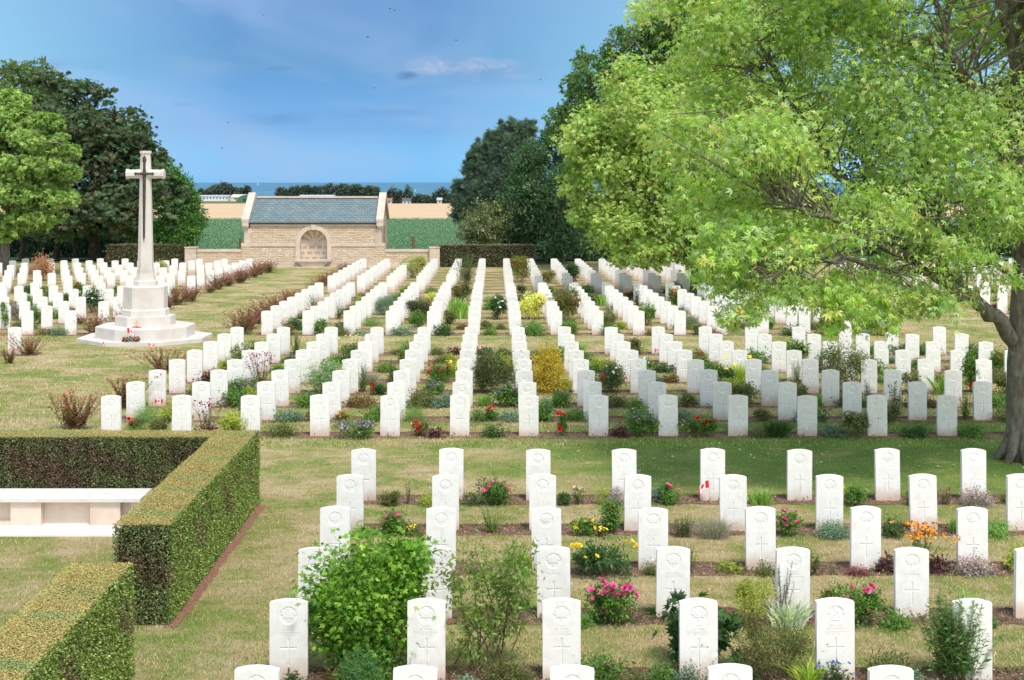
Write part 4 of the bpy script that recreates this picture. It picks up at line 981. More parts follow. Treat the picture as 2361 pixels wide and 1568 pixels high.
P('mound', 1995, 2022, 1206, 1240, 'leafy_clump', 'small broad-leaved clump in second upper row', pal='green', L=.05)
P('blades', 665, 690, 1345, 1432, 'pale_flower_spike', 'single pale flower spike behind the leftmost front headstone', pal='silver', bw=.02, q=.12, lean=.2)
P('mound', 1372, 1408, 1120, 1166, 'low_clump', 'pale green sprig left of the grey-lilac mound', pal='lime', L=.03, q=.5)
P('mound', 2090, 2128, 1540, 1596, 'pale_mound', 'pale frothy green clump at the bottom right edge', pal='bluegreen', L=.03)
P('spires', 1440, 1488, 1540, 1590, 'young_shrub', 'small green sapling in the bottom bed', pal='green', L=.045, ns=7)
P('mound', 1040, 1110, 1560, 1600, 'silver_leaved_plant', 'low silvery-leaved tuft at the bottom edge', pal='bluegreen', L=.04)

# ---- second block
S = P
S('spires', 122, 224, 905, 991, 'fuchsia_bush', 'red-flowered fuchsia bush left of the leftmost stone, nearest of its line', 'bush', pal='fuchsia', L=.06, wr=.5, q=2.6, ns=34, fan=1.5, fl='rosered', nf=70, fr=.025, top=.3)
S('spires', 254, 332, 868, 944, 'fuchsia_bush', 'red fuchsia bush behind the second leftmost headstone', 'bush', pal='fuchsia', L=.06, wr=.5, q=2.6, ns=26, fan=1.5, fl='rosered', nf=45, fr=.025, top=.3)
S('spires', 340, 424, 803, 862, 'fuchsia_bush', 'dark red fuchsia bush right below the cross steps', 'bush', pal='fuchsia', L=.06, wr=.5, q=2.6, ns=26, fan=1.6, fl='rosered', nf=45, fr=.025, top=.3)
S('spires', 36, 99, 766, 821, 'fuchsia_bush', 'red fuchsia bush right of the lone far-left headstone', 'bush', pal='fuchsia', L=.06, wr=.5, q=2.6, ns=22, fan=1.6, fl='rosered', nf=40, fr=.025, top=.3)
S('spires', 0, 38, 802, 840, 'fuchsia_bush', 'small red fuchsia at the left edge of the lawn', 'bush', pal='fuchsia', L=.06, wr=.5, q=2.6, ns=14, fan=1.6, fl='rosered', nf=20, fr=.025, top=.3)
S('mound', 308, 370, 932, 976, 'feathery_plant', 'round bright green feathery plant near the leftmost stones', pal='feather', L=.045, wr=.2, q=1.8)
S('rose', 296, 338, 964, 992, 'rose_bush', 'low red rose at the hedge top edge', 'rose', pal='olive', L=.045, roses=('red', 3, 1.5))
S('spires', 440, 515, 922, 987, 'pink_flower_plant', 'mauve-pink flat-headed flowers beside the second front stone', 'flower', pal='green', L=.045, ns=15, fl='maroon', nf=60, fr=.022, top=.6)
S('spires', 566, 634, 811, 891, 'dark_flower_plant', 'tall maroon-flowered plant behind the lavender daisies', 'flower', pal=[(.08,.12,.04),(.12,.09,.06)], L=.045, ns=20, fl='maroon', nf=110, fr=.022, top=.55, fan=1.3)
S('shrub', 524, 602, 872, 912, 'lavender_daisies', 'lavender daisies with one red rose in third row, left', 'flower', pal='green', L=.05, fl='lilac', nf=90, fr=.028, top=.4)
S('shrub', 690, 792, 828, 912, 'variegated_shrub', 'white-edged variegated round shrub in the second block', 'shrub', pal='varieg', L=.055, q=.8)
S('spires', 818, 854, 828, 906, 'tall_green_plant', 'tall narrow green plant beside the variegated shrub', pal='green', L=.045, ns=16, q=1.3, fan=.8)
S('blades', 836, 870, 857, 890, 'grey_grass_ball', 'small grey ball of tufted grass in second block', 'ornamental grass', pal='grey', bw=.008, lean=1.2, q=3)
S('rose', 850, 893, 884, 912, 'rose_bush', 'low bush with three red roses right of the grey ball', 'rose', pal='dark', L=.05, roses=('red', 3, 1.9), rp=[(858,888),(862,892),(858,900)])
S('rose', 980, 1042, 838, 884, 'rose_bush', 'full red rose bush left of the big dark shrub', 'rose', pal='green', L=.05, roses=('red', 18, 1.25))
S('shrub', 976, 1030, 876, 912, 'purple_flower_plant', 'low purple-flowered plant in front of the full red rose', 'flower', pal='green', L=.05, fl='purple', nf=50, fr=.024)
S('blades', 1028, 1056, 832, 872, 'yellow_lily', 'yellow lilies right of the full red rose bush', 'flower', pal='yg', bw=.02, fl='yellow', nf=12, fr=.05)
S('shrub', 1088, 1190, 806, 908, 'dark_evergreen_shrub', 'large dark olive loose evergreen shrub, widest in second block', 'shrub', pal=[(.06,.09,.03),(.085,.12,.04),(.13,.13,.05)], L=.05, q=.9, depth=1.0)
S('mound', 1224, 1302, 785, 904, 'golden_shrub', 'tall egg-shaped golden yellow shrub', 'shrub', pal='gold', L=.06, q=1.8, cj=.1, depth=1.0, sig=.2)
S('rose', 1370, 1446, 834, 906, 'white_daisy_bush', 'green bush dotted with white daisies and low red roses', 'flower', pal=[(.09,.14,.05),(.13,.18,.07)], L=.045, fl='white', nf=22, fr=.035, roses=('red', 3, 1.5), rp=[(1386,869),(1404,872),(1410,880)])
S('blades', 794, 842, 775, 812, 'dried_flower_plant', 'straw-coloured dried flower heads on thin stems', 'flower', pal='tan', bw=.006, lean=.8, q=1.5, fl='cream', nf=60, fr=.03)
S('mound', 922, 986, 937, 974, 'feathery_plant', 'feathery green mound right of the fourth front stone', pal='feather', L=.045, wr=.2, q=1.6)
S('shrub', 764, 868, 966, 1012, 'aster_clump', 'wide clump of purple asters and orange flowers, front row', 'flower', pal='green', L=.06, wr=.3, fl='lilac', nf=110, fr=.026, top=.5)
S('loose', 768, 806, 950, 972, 'orange_flowers', 'small orange flowers above the purple asters', 'flower', pal='olive', L=.04, fl='orange', nf=26, fr=.03)
S('rose', 950, 988, 968, 1008, 'rose_bush', 'thin red rose in the front bed', 'rose', pal='olive', L=.045, roses=('red', 4, 1.5), rp=[(959,974),(968,984),(956,981),(967,994)])
S('mound', 980, 1022, 988, 1012, 'purple_leaf_clump', 'dark maroon leafy clump in the front bed', pal='maroon', L=.06)
S('mound', 1082, 1128, 944, 972, 'low_clump', 'low dark green clump behind fifth front headstone', pal='green', L=.04)
S('mound', 1108, 1170, 984, 1010, 'low_clump', 'dense dark green clump between the fifth and sixth front stones', pal='dark', L=.05)
S('rose', 1118, 1156, 938, 972, 'rose_bush', 'tiny red rose in the second row near the centre', 'rose', pal='green', L=.04, roses=('red', 3, 1.4), rp=[(1130,942),(1126,947),(1135,938)])
S('rose', 1284, 1312, 950, 1008, 'rose_bush', 'slender red rose bush right of the sixth front stone', 'rose', pal='green', L=.045, q=.8, roses=('red', 3, 1.8), rp=[(1290,955),(1288,988),(1298,959)])
S('shrub', 1436, 1518, 936, 1008, 'aster_clump', 'tall purple and maroon aster clump in front of the dark stones', 'flower', pal='green', L=.05, fl='lilac', nf=80, fr=.026, top=.45)
S('rose', 1604, 1654, 960, 1008, 'rose_bush', 'dark red rose bush between shaded front stones', 'rose', pal='green', L=.045, roses=('red', 5, 1.6), rp=[(1608,965),(1628,973),(1645,972),(1622,980)])
S('blades', 1762, 1822, 970, 1010, 'spiky_clump', 'spiky dark green grassy clump with tiny orange flowers', pal='dark', bw=.012, lean=1.1, q=4, fl='orange', nf=6, fr=.03)
S('mound', 2074, 2142, 982, 1010, 'spreading_conifer', 'low dark spreading evergreen in the shade by the front stones', pal='dark', L=.05, q=1.3)
S('shrub', 1892, 2000, 786, 905, 'variegated_shrub', 'tall loose cream-and-green shrub in front of the big tree', 'shrub', pal=[(.20,.24,.08),(.32,.33,.16),(.12,.17,.05)], L=.055, q=.75)
S('spires', 1818, 1858, 820, 897, 'tall_green_plant', 'upright green leafy plant beside the star headstone', pal='feather', L=.06, ns=22, q=1.3, wr=.25)
S('rose', 2212, 2262, 808, 906, 'tall_rose', 'tall leafy green rose with a few red blooms near the trunk', 'rose', pal='green', L=.055, roses=('red', 3, 1.6), rp=[(2235,887),(2232,893),(2238,880)])
S('shrub', 1648, 1698, 842, 886, 'dark_leaf_shrub', 'dark small shrub left of the yellow lilies', 'shrub', pal='dark', L=.05, fl='yellow', nf=10)
S('blades', 1686, 1726, 830, 885, 'yellow_lily', 'arching lily leaves with yellow trumpet flowers', 'flower', pal='lime', bw=.014, lean=1.1, fl='yellow', nf=7, fr=.06, q=1.1)
S('spires', 1990, 2018, 872, 936, 'sage_plant', 'dusty blue-green leafy plant between shaded stones', pal='bluegreen', L=.05, ns=12)
S('mound', 1340, 1372, 812, 834, 'low_clump', 'round green clump behind the golden shrub', pal='green', L=.05)
S('shrub', 1100, 1122, 870, 900, 'low_clump', 'low clump at the foot of the dark evergreen shrub', pal='olive', L=.04)
S('blades', 1282, 1320, 872, 900, 'iris_leaves', 'pale striped iris leaves right of the golden shrub', pal='lime', bw=.02, lean=.8)
# ---- third block
S('mound', 658, 700, 733, 762, 'round_green_shrub', 'round dark green clipped shrub right of the leftmost third-block stone', 'shrub', pal='dark', L=.05, q=1.4)
S('spires', 700, 748, 676, 722, 'tall_green_plant', 'bushy bright green upright plant, left of third block', pal='green', L=.06, ns=26)
S('spires', 770, 794, 690, 738, 'dark_leafy_plant', 'dark leafy upright plant between the second and third columns', pal='dark', L=.05, ns=14)
S('shrub', 862, 908, 682, 728, 'grey_green_shrub', 'misty grey-green fine shrub in the third block', 'shrub', pal='bluegreen', L=.04)
S('shrub', 935, 1002, 684, 740, 'dark_evergreen_shrub', 'dark brown-green rounded shrub with tiny white blooms, third block', 'shrub', pal=[(.07,.08,.03),(.10,.11,.04)], L=.05, fl='white', nf=12, fr=.025)
S('shrub', 980, 1006, 672, 700, 'yellow_flower_plant', 'small yellow-flowered plant above the dark rounded shrub', 'flower', pal='yellow', L=.05)
S('shrub', 922, 984, 586, 640, 'gold_variegated_shrub', 'round gold-speckled shrub in front of the shelter wall', 'shrub', pal='cream', L=.07, q=1.1)
S('spires', 1046, 1106, 583, 654, 'olive_shrub', 'airy grey-green willow-like bush before the right boundary hedge', 'shrub', pal=[(.13,.24,.10),(.10,.19,.07)], L=.09, wr=.25, ns=60, q=1.3)
S('rose', 1036, 1088, 652, 694, 'red_flower_plant', 'red and mauve flowers above grassy leaves in third block', 'flower', pal='olive', L=.06, fl='red', nf=36, fr=.05, top=.3)
S('blades', 1034, 1082, 690, 736, 'iris_leaves', 'tall bright iris leaves beneath the red flowers', pal='iris', bw=.04, lean=.5, q=1.4)
S('shrub', 1408, 1422, 700, 716, 'low_clump', 'small green tuft in third block', pal='green', L=.05)
S('mound', 836, 880, 728, 752, 'low_clump', 'round light green clump beside third-block front stone', pal='feather', L=.05, wr=.3)
S('shrub', 940, 985, 716, 756, 'rose_foliage', 'leafy green clump with a single yellow flower', pal='green', L=.06)
S('loose', 1122, 1170, 676, 738, 'white_lily_plant', 'leafy plant with white flowers between central columns', 'flower', pal='dark', L=.06, fl='white', nf=24, fr=.05, q=1.4)
S('shrub', 1194, 1256, 670, 738, 'golden_round_shrub', 'round bright yellow variegated shrub in third block', 'shrub', pal='yellow', L=.07, q=1.3, sig=.2)
S('shrub', 1266, 1338, 645, 740, 'photinia_shrub', 'tall red-tipped green shrub right of the yellow round one', 'shrub', pal='photinia', L=.08, q=.8)
S('shrub', 1176, 1224, 586, 652, 'photinia_shrub', 'red-tipped shrub at the far end of the centre column', 'shrub', pal='photinia', L=.09, q=.9)
S('shrub', 1244, 1282, 622, 652, 'photinia_shrub', 'low reddish shrub in the farthest block', 'shrub', pal='photinia', L=.08)
S('loose', 1300, 1346, 600, 650, 'dark_airy_shrub', 'dark airy shrub behind the third column right of centre', 'shrub', pal='dark', L=.08, q=1.4)
S('mound', 1216, 1248, 738, 764, 'round_green_shrub', 'small round dark green shrub below the yellow round shrub', 'shrub', pal='green', L=.05)
S('spires', 1385, 1422, 692, 738, 'tall_green_plant', 'rosemary-like upright green plant in third block', pal='bluegreen', L=.06, ns=22, wr=.2)
S('loose', 1470, 1514, 692, 752, 'leafy_shrub', 'leafy green shrub with arching shoots, third block right', 'shrub', pal='green', L=.07, q=1.2)
S('spires', 1456, 1484, 652, 712, 'white_lily_plant', 'tall dark-leaved plant with yellow and white buds', 'flower', pal='dark', L=.07, ns=12, fl='white', nf=6, fr=.05)
S('loose', 1530, 1580, 656, 706, 'red_lily_plant', 'red-flowered tall plant under the second tree', 'flower', pal='green', L=.07, fl='red', nf=22, fr=.05)
S('shrub', 1436, 1466, 672, 690, 'orange_flower_plant', 'orange flower patch right of centre in third block', 'flower', pal='olive', L=.06, fl='orange', nf=30, fr=.05)
S('shrub', 190, 240, 660, 722, 'white_flower_shrub', 'tall shrub covered in white flowers left of the cross', 'shrub', pal='dark', L=.07, fl='white', nf=60, fr=.05)
S('shrub', 64, 126, 586, 648, 'red_leaved_shrub', 'red-topped shrub with pink and white leaves, far left', 'shrub', pal='photred', L=.10, q=1.0)
S('shrub', 20, 60, 695, 740, 'catmint_clump', 'hazy grey-purple clump at the far left', pal='lilacm', L=.05)
S('shrub', 355, 386, 598, 640, 'gold_variegated_shrub', 'cream-speckled shrub directly right of the cross shaft', 'shrub', pal='cream', L=.08)
S('shrub', 436, 460, 640, 668, 'yellow_green_shrub', 'small yellow-green shrub in the left section', 'shrub', pal='yg', L=.06)
S('loose', 88, 140, 665, 700, 'red_lily_plant', 'arching red flowers among the left-section stones', 'flower', pal='green', L=.06, fl='red', nf=26, fr=.05)
S('shrub', 0, 22, 690, 760, 'leafy_clump', 'green clump at the far left picture edge', pal='green', L=.06)

# ---- fuchsia bushes closing each row on the two sides of the grass aisle
def fuchsia(nseed, w_, h):
    rng = np.random.default_rng(nseed)
    return plant_meshes('spires', w_, h, rng, dict(pal='fuchsiad', L=.085, wr=.5, ns=40, fan=1.5, q=1.8, fl='rosered', nf=50, fr=.03, top=.2))
FUS = [fuchsia(400+i, 1.25, .82) for i in range(4)]
for blk in ('third', 'farthest'):
    for ri, yt in enumerate(ROWS[blk]):
        Y = rowY(yt)
        for sec, X in (('left end of the main', -8.35), ('right end of the left', -13.05)):
            if sec.startswith('right') and blk == 'third' and ri in (0,) : X -= .0
            root = empty('fuchsia_bush', (X+random.uniform(-.15, .15), Y+random.uniform(-.1, .15), gz(Y)+.02), random.uniform(0, 6.28), f'dark red fuchsia bush, {sec} section, {ORD[ri+1]} row of {blk} block', 'bush', 'red fuchsia bushes lining the grass aisle')
            s_ = random.uniform(.62, .98); root.scale = (s_*1.05, s_, s_*.95)
            for nm, me in FUS[(ri+len(blk)) % 4]: link(nm, me, root)

# ---- low plants filling the gaps between stones
KINDS = [('low_clump', 'low green clump', 'mound', dict(pal='green', L=.045), .55, .22), ('dark_clump', 'low dark green clump', 'mound', dict(pal='dark', L=.045), .5, .2),
         ('heather_tuft', 'brownish heather tuft', 'mound', dict(pal='olive', L=.035), .5, .2), ('silver_tuft', 'pale blue-green tuft', 'mound', dict(pal='bluegreen', L=.04), .45, .16),
         ('leafy_plant', 'leafy olive plant', 'shrub', dict(pal='olive', L=.05), .4, .34), ('red_rose', 'small red-flowered rose', 'rose', dict(pal='green', L=.05, fl='red', nf=6, fr=.045), .38, .42),
         ('pink_flowers', 'small pink-flowered plant', 'loose', dict(pal='green', L=.045, fl='palepink', nf=18, fr=.02), .42, .36), ('iris_tuft', 'tuft of bright iris leaves', 'blades', dict(pal='iris', bw=.022, q=.8), .42, .28),
         ('maroon_clump', 'dark maroon leafy clump', 'mound', dict(pal='maroon', L=.05), .4, .18), ('purple_flowers', 'purple-flowered clump', 'shrub', dict(pal='green', L=.045, fl='purple', nf=24, fr=.022), .45, .32),
         ('yellow_green_plant', 'yellow-green leafy plant', 'shrub', dict(pal='yg', L=.045), .45, .3), ('tall_green_plant', 'upright green plant', 'spires', dict(pal='green', L=.05, ns=14), .38, .5),
         ('brown_clump', 'dry brown clump', 'mound', dict(pal='brown', L=.045), .45, .18), ('white_flowers', 'small white-flowered plant', 'shrub', dict(pal='green', L=.05, fl='white', nf=16, fr=.035), .4, .4)]
PROTO = {}
for ki, kd in enumerate(KINDS):
    for v in range(3): PROTO[ki, v] = plant_meshes(kd[2], kd[4], kd[5], np.random.default_rng(900+ki*5+v), dict(kd[3]))
rr = random.Random(21); WT = [9,6,7,4,5,3,2,3,2,2,4,2,4,1]
def hits(x, y): return any(a-6 < x < b+6 and t-8 < y < q+10 and abs(q-y) < 22 for a, b, t, q in USED)
nfill = 0
for s in sorted(stones, key=lambda s: s['Y']):
    if s['Y'] > 66: continue
    used = set()
    nk = 2 if rr.random() < (.85 if s['Y'] < 50 else .5) else 1
    for q in range(nk):
        ki = rr.choices(range(len(KINDS)), WT)[0]
        if ki in used: continue
        used.add(ki)
        X = s['X']+(rr.uniform(.36, .62) if q == 0 else rr.uniform(.78, 1.05)); Y = s['Y']+rr.uniform(-.12, .04)-.04
        if (s['b'] != 'nearest' and X > 13.4 and not s['sec']) or (s['sec'] == 'left' and X > -13.6): continue
        xd = PX+F*X/Y; yd = HZ+F*(CH-gz(Y))/Y
        if hits(xd, yd) or not (0 < xd < 2361) or yd > 1580: continue
        if rr.random() < .12: continue
        kd = KINDS[ki]; nfill += 1
        secn = {'': '', 'left': ', left section', 'right': ', right section'}[s['sec']]; rown = 'front row' if s['r'] == 0 else ORD[s['r']+1]+' row'
        root = empty(kd[0], (X, Y, gz(Y)+.02), rr.uniform(0, 6.28), f"{kd[1]} right of {ORD[s['j']+1]} stone, {rown}, {s['b']} block{secn}", 'plant', 'low plants filling the beds between headstones')
        sc = rr.uniform(.7, 1.35)*(1.25 if s['Y'] > 27 else .95); root.scale = (sc*rr.uniform(.9, 1.25), sc, sc)
        for nm, me in PROTO[ki, rr.randrange(3)]: link(nm, me, root)
# tiny ground-hugging growth in the near beds
rng = np.random.default_rng(77); VV = []; CC = []
for by in bedY:
    if by > 62: continue
    n = int(2600 if by < 25 else 3200 if by < 45 else 1800); X = rng.uniform(-2.25 if by < 25 else -7.8, 13 if by > 25 else .39*by, n); Y = by-.02+rng.uniform(-.27, .22, n)
    clump = wobn(X*3.1+by, Y*2.0+by*3)+rng.normal(0, .35, n); k = clump > .25; X, Y = X[k], Y[k]; n = len(X)
    P_ = np.stack([X, Y, np.interp(Y, PY, PZ)+.03+rng.uniform(0, .05, n)], 1); D = nrm(rng.normal(size=(n, 3))*.7+np.array([0,0,.5])); N = nrm(rng.normal(size=(n,3))*.6+np.array([0,0,1]))
    V, C = leaves(P_, D, N, np.full(n, .045), np.full(n, .024), pick(rng, [(.10,.15,.05),(.14,.16,.07),(.2,.16,.1),(.07,.12,.03)], n)); VV.append(V); CC.append(C)
tag(link('ground_cover', quads_mesh('ground_cover', np.concatenate(VV), np.concatenate(CC), M_LEAF)), 'sparse creeping ground cover on the soil of the flower beds', 'ground cover', None, 'stuff')
# crumbs of soil and chippings on the near beds
rng = np.random.default_rng(78); n = 26000; by = np.array([b for b in bedY if b < 25])[rng.integers(0, 6, n)]; X = rng.uniform(-2.28, 9.4, n); Y = by-.02+rng.uniform(-.24, .24, n)
P_ = np.stack([X, Y, np.full(n, .034)], 1); D = nrm(rng.normal(size=(n,3))*np.array([1,1,.4])); N = nrm(rng.normal(size=(n,3))*.4+np.array([0,0,1])); l = rng.uniform(.008, .028, n)
V, C = leaves(P_, D, N, l, l*.8, pick(rng, [(.28,.18,.13),(.15,.09,.06),(.42,.31,.24),(.09,.05,.035)], n, .25), fold=-.2)
tag(link('soil_crumbs', quads_mesh('soil_crumbs', V, C, M_HEDGE)), 'reddish bark crumbs on the soil of the near beds', 'bark chips', None, 'stuff')

# ------------------------------------------------------------------ trees
def pxblobs(bl):
    """(x, y, rx, ry, distance, depth): crown masses placed by what they cover in the picture, at their real distance"""
    out = []
    for xd, yd, rx, ry, Y, dp in bl:
        X, Y_, Z = W(xd, yd, Y); out.append((X, Y, Z, rx*Y/F, dp, ry*Y/F))
    return out
def limb(m, pts, r0, r1, rng, wig=.04, sub=4, sides=7):
    P = [np.array(p, float) for p in pts]; out = []
    n = len(P)-1
    for i in range(n):
        p0 = P[max(i-1, 0)]; p1 = P[i]; p2 = P[i+1]; p3 = P[min(i+2, n)]
        for s in range(sub):
            t = s/sub; out.append(.5*((2*p1)+(-p0+p2)*t+(2*p0-5*p1+4*p2-p3)*t*t+(-p0+3*p1-3*p2+p3)*t**3)+rng.normal(0, wig, 3)*(0 if i == 0 and s == 0 else 1))
    out.append(P[-1]); k = len(out)
    rad = [r0*(1-i/(k-1))**.8+r1 for i in range(k)]
    m.tube(out, rad, sides); return out
def rough(rng, blobs, k, rmin=.34, rmax=.6):
    """break each crown mass into smaller boughs standing out of its surface"""
    out = [tuple(np.array(b)*np.array([1,1,1,.84,.84,.84])) for b in blobs]
    for b in blobs:
        for _ in range(k):
            d = nrm(rng.normal(size=3)); d[2] = abs(d[2])*.9-.1*rng.random(); c = np.array(b[:3])+d*np.array(b[3:])*rng.uniform(.62, .95); r = np.array(b[3:])*rng.uniform(rmin, rmax)
            out.append((*c, *r))
    return out
def make_tree(name, label, base, blobs, pal, nc, nl, L, trunk_r, seed, cat='tree', group=None, bark=None, wr=.5, limbs=None, boughs=40, twig=.012, mat=None, **kw):
    rng = np.random.default_rng(seed); bx, by, bz = base
    root = empty(name, base, 0, label, cat, group); core = blobs; kw_clear = kw.pop('clear', 0); blobs = rough(rng, blobs, kw.pop('rough', 5))
    V, C, cs = fol(rng, blobs, nc, nl, L, wr, pal, **kw)
    keepclear = kw_clear
    V = V-np.array(base); cs = cs-np.array(base)
    m = MB(); nodes = []
    if limbs is None:
        B = np.array(core); top = B[:,2].max()-bz; mid = B[:,:3].mean(0)-np.array(base)
        nodes += limb(m, [(0,0,-.15), (mid[0]*.1, 0, top*.25), (mid[0]*.5, mid[1]*.5, top*.6), (mid[0], mid[1], top*.74)], trunk_r, .03, rng, .03)
        for b in B:
            c = b[:3]-np.array(base); zs = max(.15*top, c[2]*.45); st = min(nodes, key=lambda p: abs(p[2]-zs))
            nodes += limb(m, [st, (st+c)/2+np.array([0,0,.1*top*.3]), c], trunk_r*.45, .02, rng, .05)
        m.build('trunk', bark or M_BARK, root, smooth=True)
    else:
        t = MB(); nd = limb(t, [np.array(p)-np.array(base) for p in limbs[0][0]], limbs[0][1], limbs[0][2], rng, .01, sides=14)
        # root flare
        r = limbs[0][1]
        for k in range(9):
            a = 2*math.pi*k/9+.3; t.tube([(r*.55*math.cos(a), r*.55*math.sin(a), .75), (r*1.0*math.cos(a), r*1.0*math.sin(a), .28), (r*1.9*math.cos(a), r*1.9*math.sin(a), -.04)], [r*.45, r*.40, r*.22], 8)
        t.build('trunk', bark or M_BARK, root, smooth=True); nodes += nd
        for pts, r0, r1 in limbs[1:]:
            l_ = MB(); nodes += limb(l_, [np.array(p)-np.array(base) for p in pts], r0, r1, rng, .035, sides=9); l_.build('limb', bark or M_BARK, root, smooth=True)
    NP = np.array(nodes); br = MB()
    if keepclear:      # few leaves grow straight off the big limbs
        cen = V.mean(1); k = np.ones(len(V), bool)
        for q in NP:
            k &= ~((np.abs(cen[:,0]-q[0]) < keepclear) & (np.abs(cen[:,2]-q[2]) < keepclear) & (cen[:,1] < q[1]+.3))
        k |= rng.random(len(V)) < .22; V, C = V[k], C[k]
    link('crown', quads_mesh('crown', V, C, mat or M_LEAF), root)
    sel = rng.choice(len(cs), min(boughs, len(cs)), replace=False)
    ext = []; cnt = np.zeros(len(NP))
    for i in sel:
        c = cs[i]; d = np.linalg.norm((NP-c)*np.array([1, 1, 1.3]), axis=1); j = int(np.argmin(d+rng.uniform(0, 1.3, len(d))*min(1, d.min())+cnt*.22)); st = NP[j]; cnt[j] += 1
        if d[j] > 6 or d[j] < .15: continue
        mid = (st+c)/2+np.array([0, 0, .12*d[j]])+rng.normal(0, .13*d[j], 3)
        q_ = min(1, d[j]/3); r0 = twig*(1+2.2*q_)
        br.tube([st, st*.6+mid*.4, mid, mid*.45+c*.55, c], [r0, r0*.85, r0*.6, r0*.4, r0*.2], 4)
        ext += [mid, mid*.45+c*.55, c]
    if ext:
        E = np.array(ext); sel2 = rng.choice(len(cs), min(boughs*3, len(cs)), replace=False)
        for i in sel2:
            c = cs[i]; d = np.linalg.norm(E-c, axis=1); j = int(np.argmin(d))
            if d[j] > 2.2 or d[j] < .08: continue
            br.tube([E[j], (E[j]+c)/2+rng.normal(0, .08*d[j], 3), c], [twig*.6, twig*.4, twig*.25], 3)
    if br.v: br.build('branches', bark or M_BARK, root)
    return root

MAPLE = [(.29,.46,.07),(.34,.52,.09),(.21,.37,.05),(.38,.50,.22),(.44,.56,.32),(.28,.46,.08),(.64,.58,.17),(.36,.50,.18),(.17,.30,.045)]
Ya = 24.9; ba = (9.48, Ya, 0)
fk = W(2356, 800, Ya)
LM = [([ba, (9.46, Ya, 1.0), fk, W(2360, 600, 25.0), W(2353, 430, 25.1), W(2345, 150, 25.3), W(2290, -60, 25.4), W(2250, -300, 25.5)], .27, .03),
      ([W(2352, 800, Ya), W(2300, 742, 24.6), W(2252, 700, 24.3), W(2205, 664, 24.1), W(2150, 632, 23.8), W(2085, 596, 23.5), W(2000, 540, 23.0), W(1900, 500, 22.6), W(1790, 470, 22.3)], .125, .02),
      ([W(2226, 684, 24.2), W(2190, 630, 24.4), W(2130, 540, 25), W(2080, 475, 25.4), W(1945, 414, 25.8), W(1880, 310, 26.1), W(1806, 205, 26.3), W(1740, 60, 26.5), W(1690, -90, 26.6)], .10, .02),
      ([W(2352, 440, 25.1), W(2300, 330, 25), W(2240, 200, 24.6), W(2183, 100, 24.4), W(2155, -40, 24.2), W(2110, -250, 24)], .09, .02),
      ([W(2150, 634, 23.8), W(2060, 622, 23.2), W(1960, 600, 22.6), W(1860, 604, 22.0), W(1770, 640, 21.7)], .05, .012),
      ([W(2340, 250, 25.2), W(2230, 190, 26.5), W(2080, 120, 27.2), W(1930, -10, 27.8)], .07, .02),
      ([W(2356, 640, 25), W(2290, 610, 25.8), W(2180, 560, 26.8), W(2090, 520, 27.5)], .05, .012),
      ([W(2360, 500, 25), W(2450, 380, 25.5), W(2560, 200, 26.5)], .10, .02), ([W(2360, 600, 25), W(2400, 480, 23.5), W(2420, 330, 21.5)], .09, .02)]
AB = pxblobs([(1970,230,250,190,25,3.0),(1760,400,170,140,23.5,2.2),(2200,330,220,190,24,2.8),(1900,520,190,90,22.8,1.8),(2080,470,180,110,24,2.2),(1700,560,120,70,22.3,1.5),
      (1850,650,190,62,22.2,1.5),(2040,640,130,60,23.2,1.6),(1990,715,75,48,21.8,.9),(1730,690,80,50,21.8,1.0),(2190,590,120,60,22.6,1.2),(1690,745,45,28,21.6,.6),(1930,755,50,25,21.6,.6),
      (1620,110,120,95,26.5,1.6),(1530,10,80,60,26.5,1.2),(1650,250,110,90,25.5,1.5),(1560,330,90,100,24.5,1.4),(1600,470,90,80,23.5,1.2),(1800,60,170,130,26,2.4),(2050,20,220,130,25,3),(2290,60,150,120,26.5,2.2),
      (2320,470,90,110,22.2,1.4),(2280,640,80,60,22.8,.9),(2150,690,110,60,22.4,1.0),(2060,745,80,34,22,.7),(2240,560,110,70,23,1.4),(2280,540,100,60,23.6,1.2),(2210,630,90,40,23.4,.9),(1960,690,140,70,22,1.2),(1780,600,130,80,22.2,1.4),(1650,610,70,70,22,1.0),(1900,-160,300,130,26,4),(2250,-200,280,170,25,4.5),(2080,-400,260,150,25,4),(2540,100,190,230,25,4.5),(2520,450,150,150,24,3.5),(2620,-150,200,200,25,4)])
make_tree('maple_tree', 'large spreading maple with lobed bright green leaves and thick trunk at right edge', ba, AB, MAPLE, 8800, 13, .108, .27, 31, limbs=LM, wr=.27, rough=3, clear=.24, lobes=3, spread=.78, sig=.30, flat=.8, droop=.55, boughs=620, twig=.009, shell=(.25, 1.0), cj=.30, upn=.6,
          group='trees standing among the graves')
# young yellowing shoots of the same maple are left to the palette's variation
YB = 61.0; bb = ((1608-PX)*YB/F, YB, gz(YB))
BB = pxblobs([(1430,420,120,120,60,2.5),(1390,330,80,80,60,2),(1330,430,34,70,60,1),(1345,350,34,50,60,1),(1500,270,130,120,61,3),(1640,330,170,170,61,3.5),(1420,520,100,70,59.5,2),(1560,520,150,80,60,3),(1720,480,140,120,61,3),(1800,330,120,140,62,3),(1480,590,90,36,59,1.6),(1650,600,120,42,60,2),(1600,180,110,70,62,2.5),(1850,560,80,60,61,2)])
make_tree('maple_tree', 'pale green maple with yellowing tips rising between the third and farthest blocks', bb, BB, [(.37,.55,.12),(.43,.61,.13),(.29,.49,.11),(.62,.64,.18),(.50,.62,.24),(.41,.57,.20)], 5600, 12, .19, .24, 32, wr=.38, lobes=3, spread=.7, sig=.22, flat=.75, droop=.4, boughs=260, twig=.02, shell=(.5, 1.0), cj=.28,
          group='trees standing among the graves')
bk = 'trees bordering the cemetery'
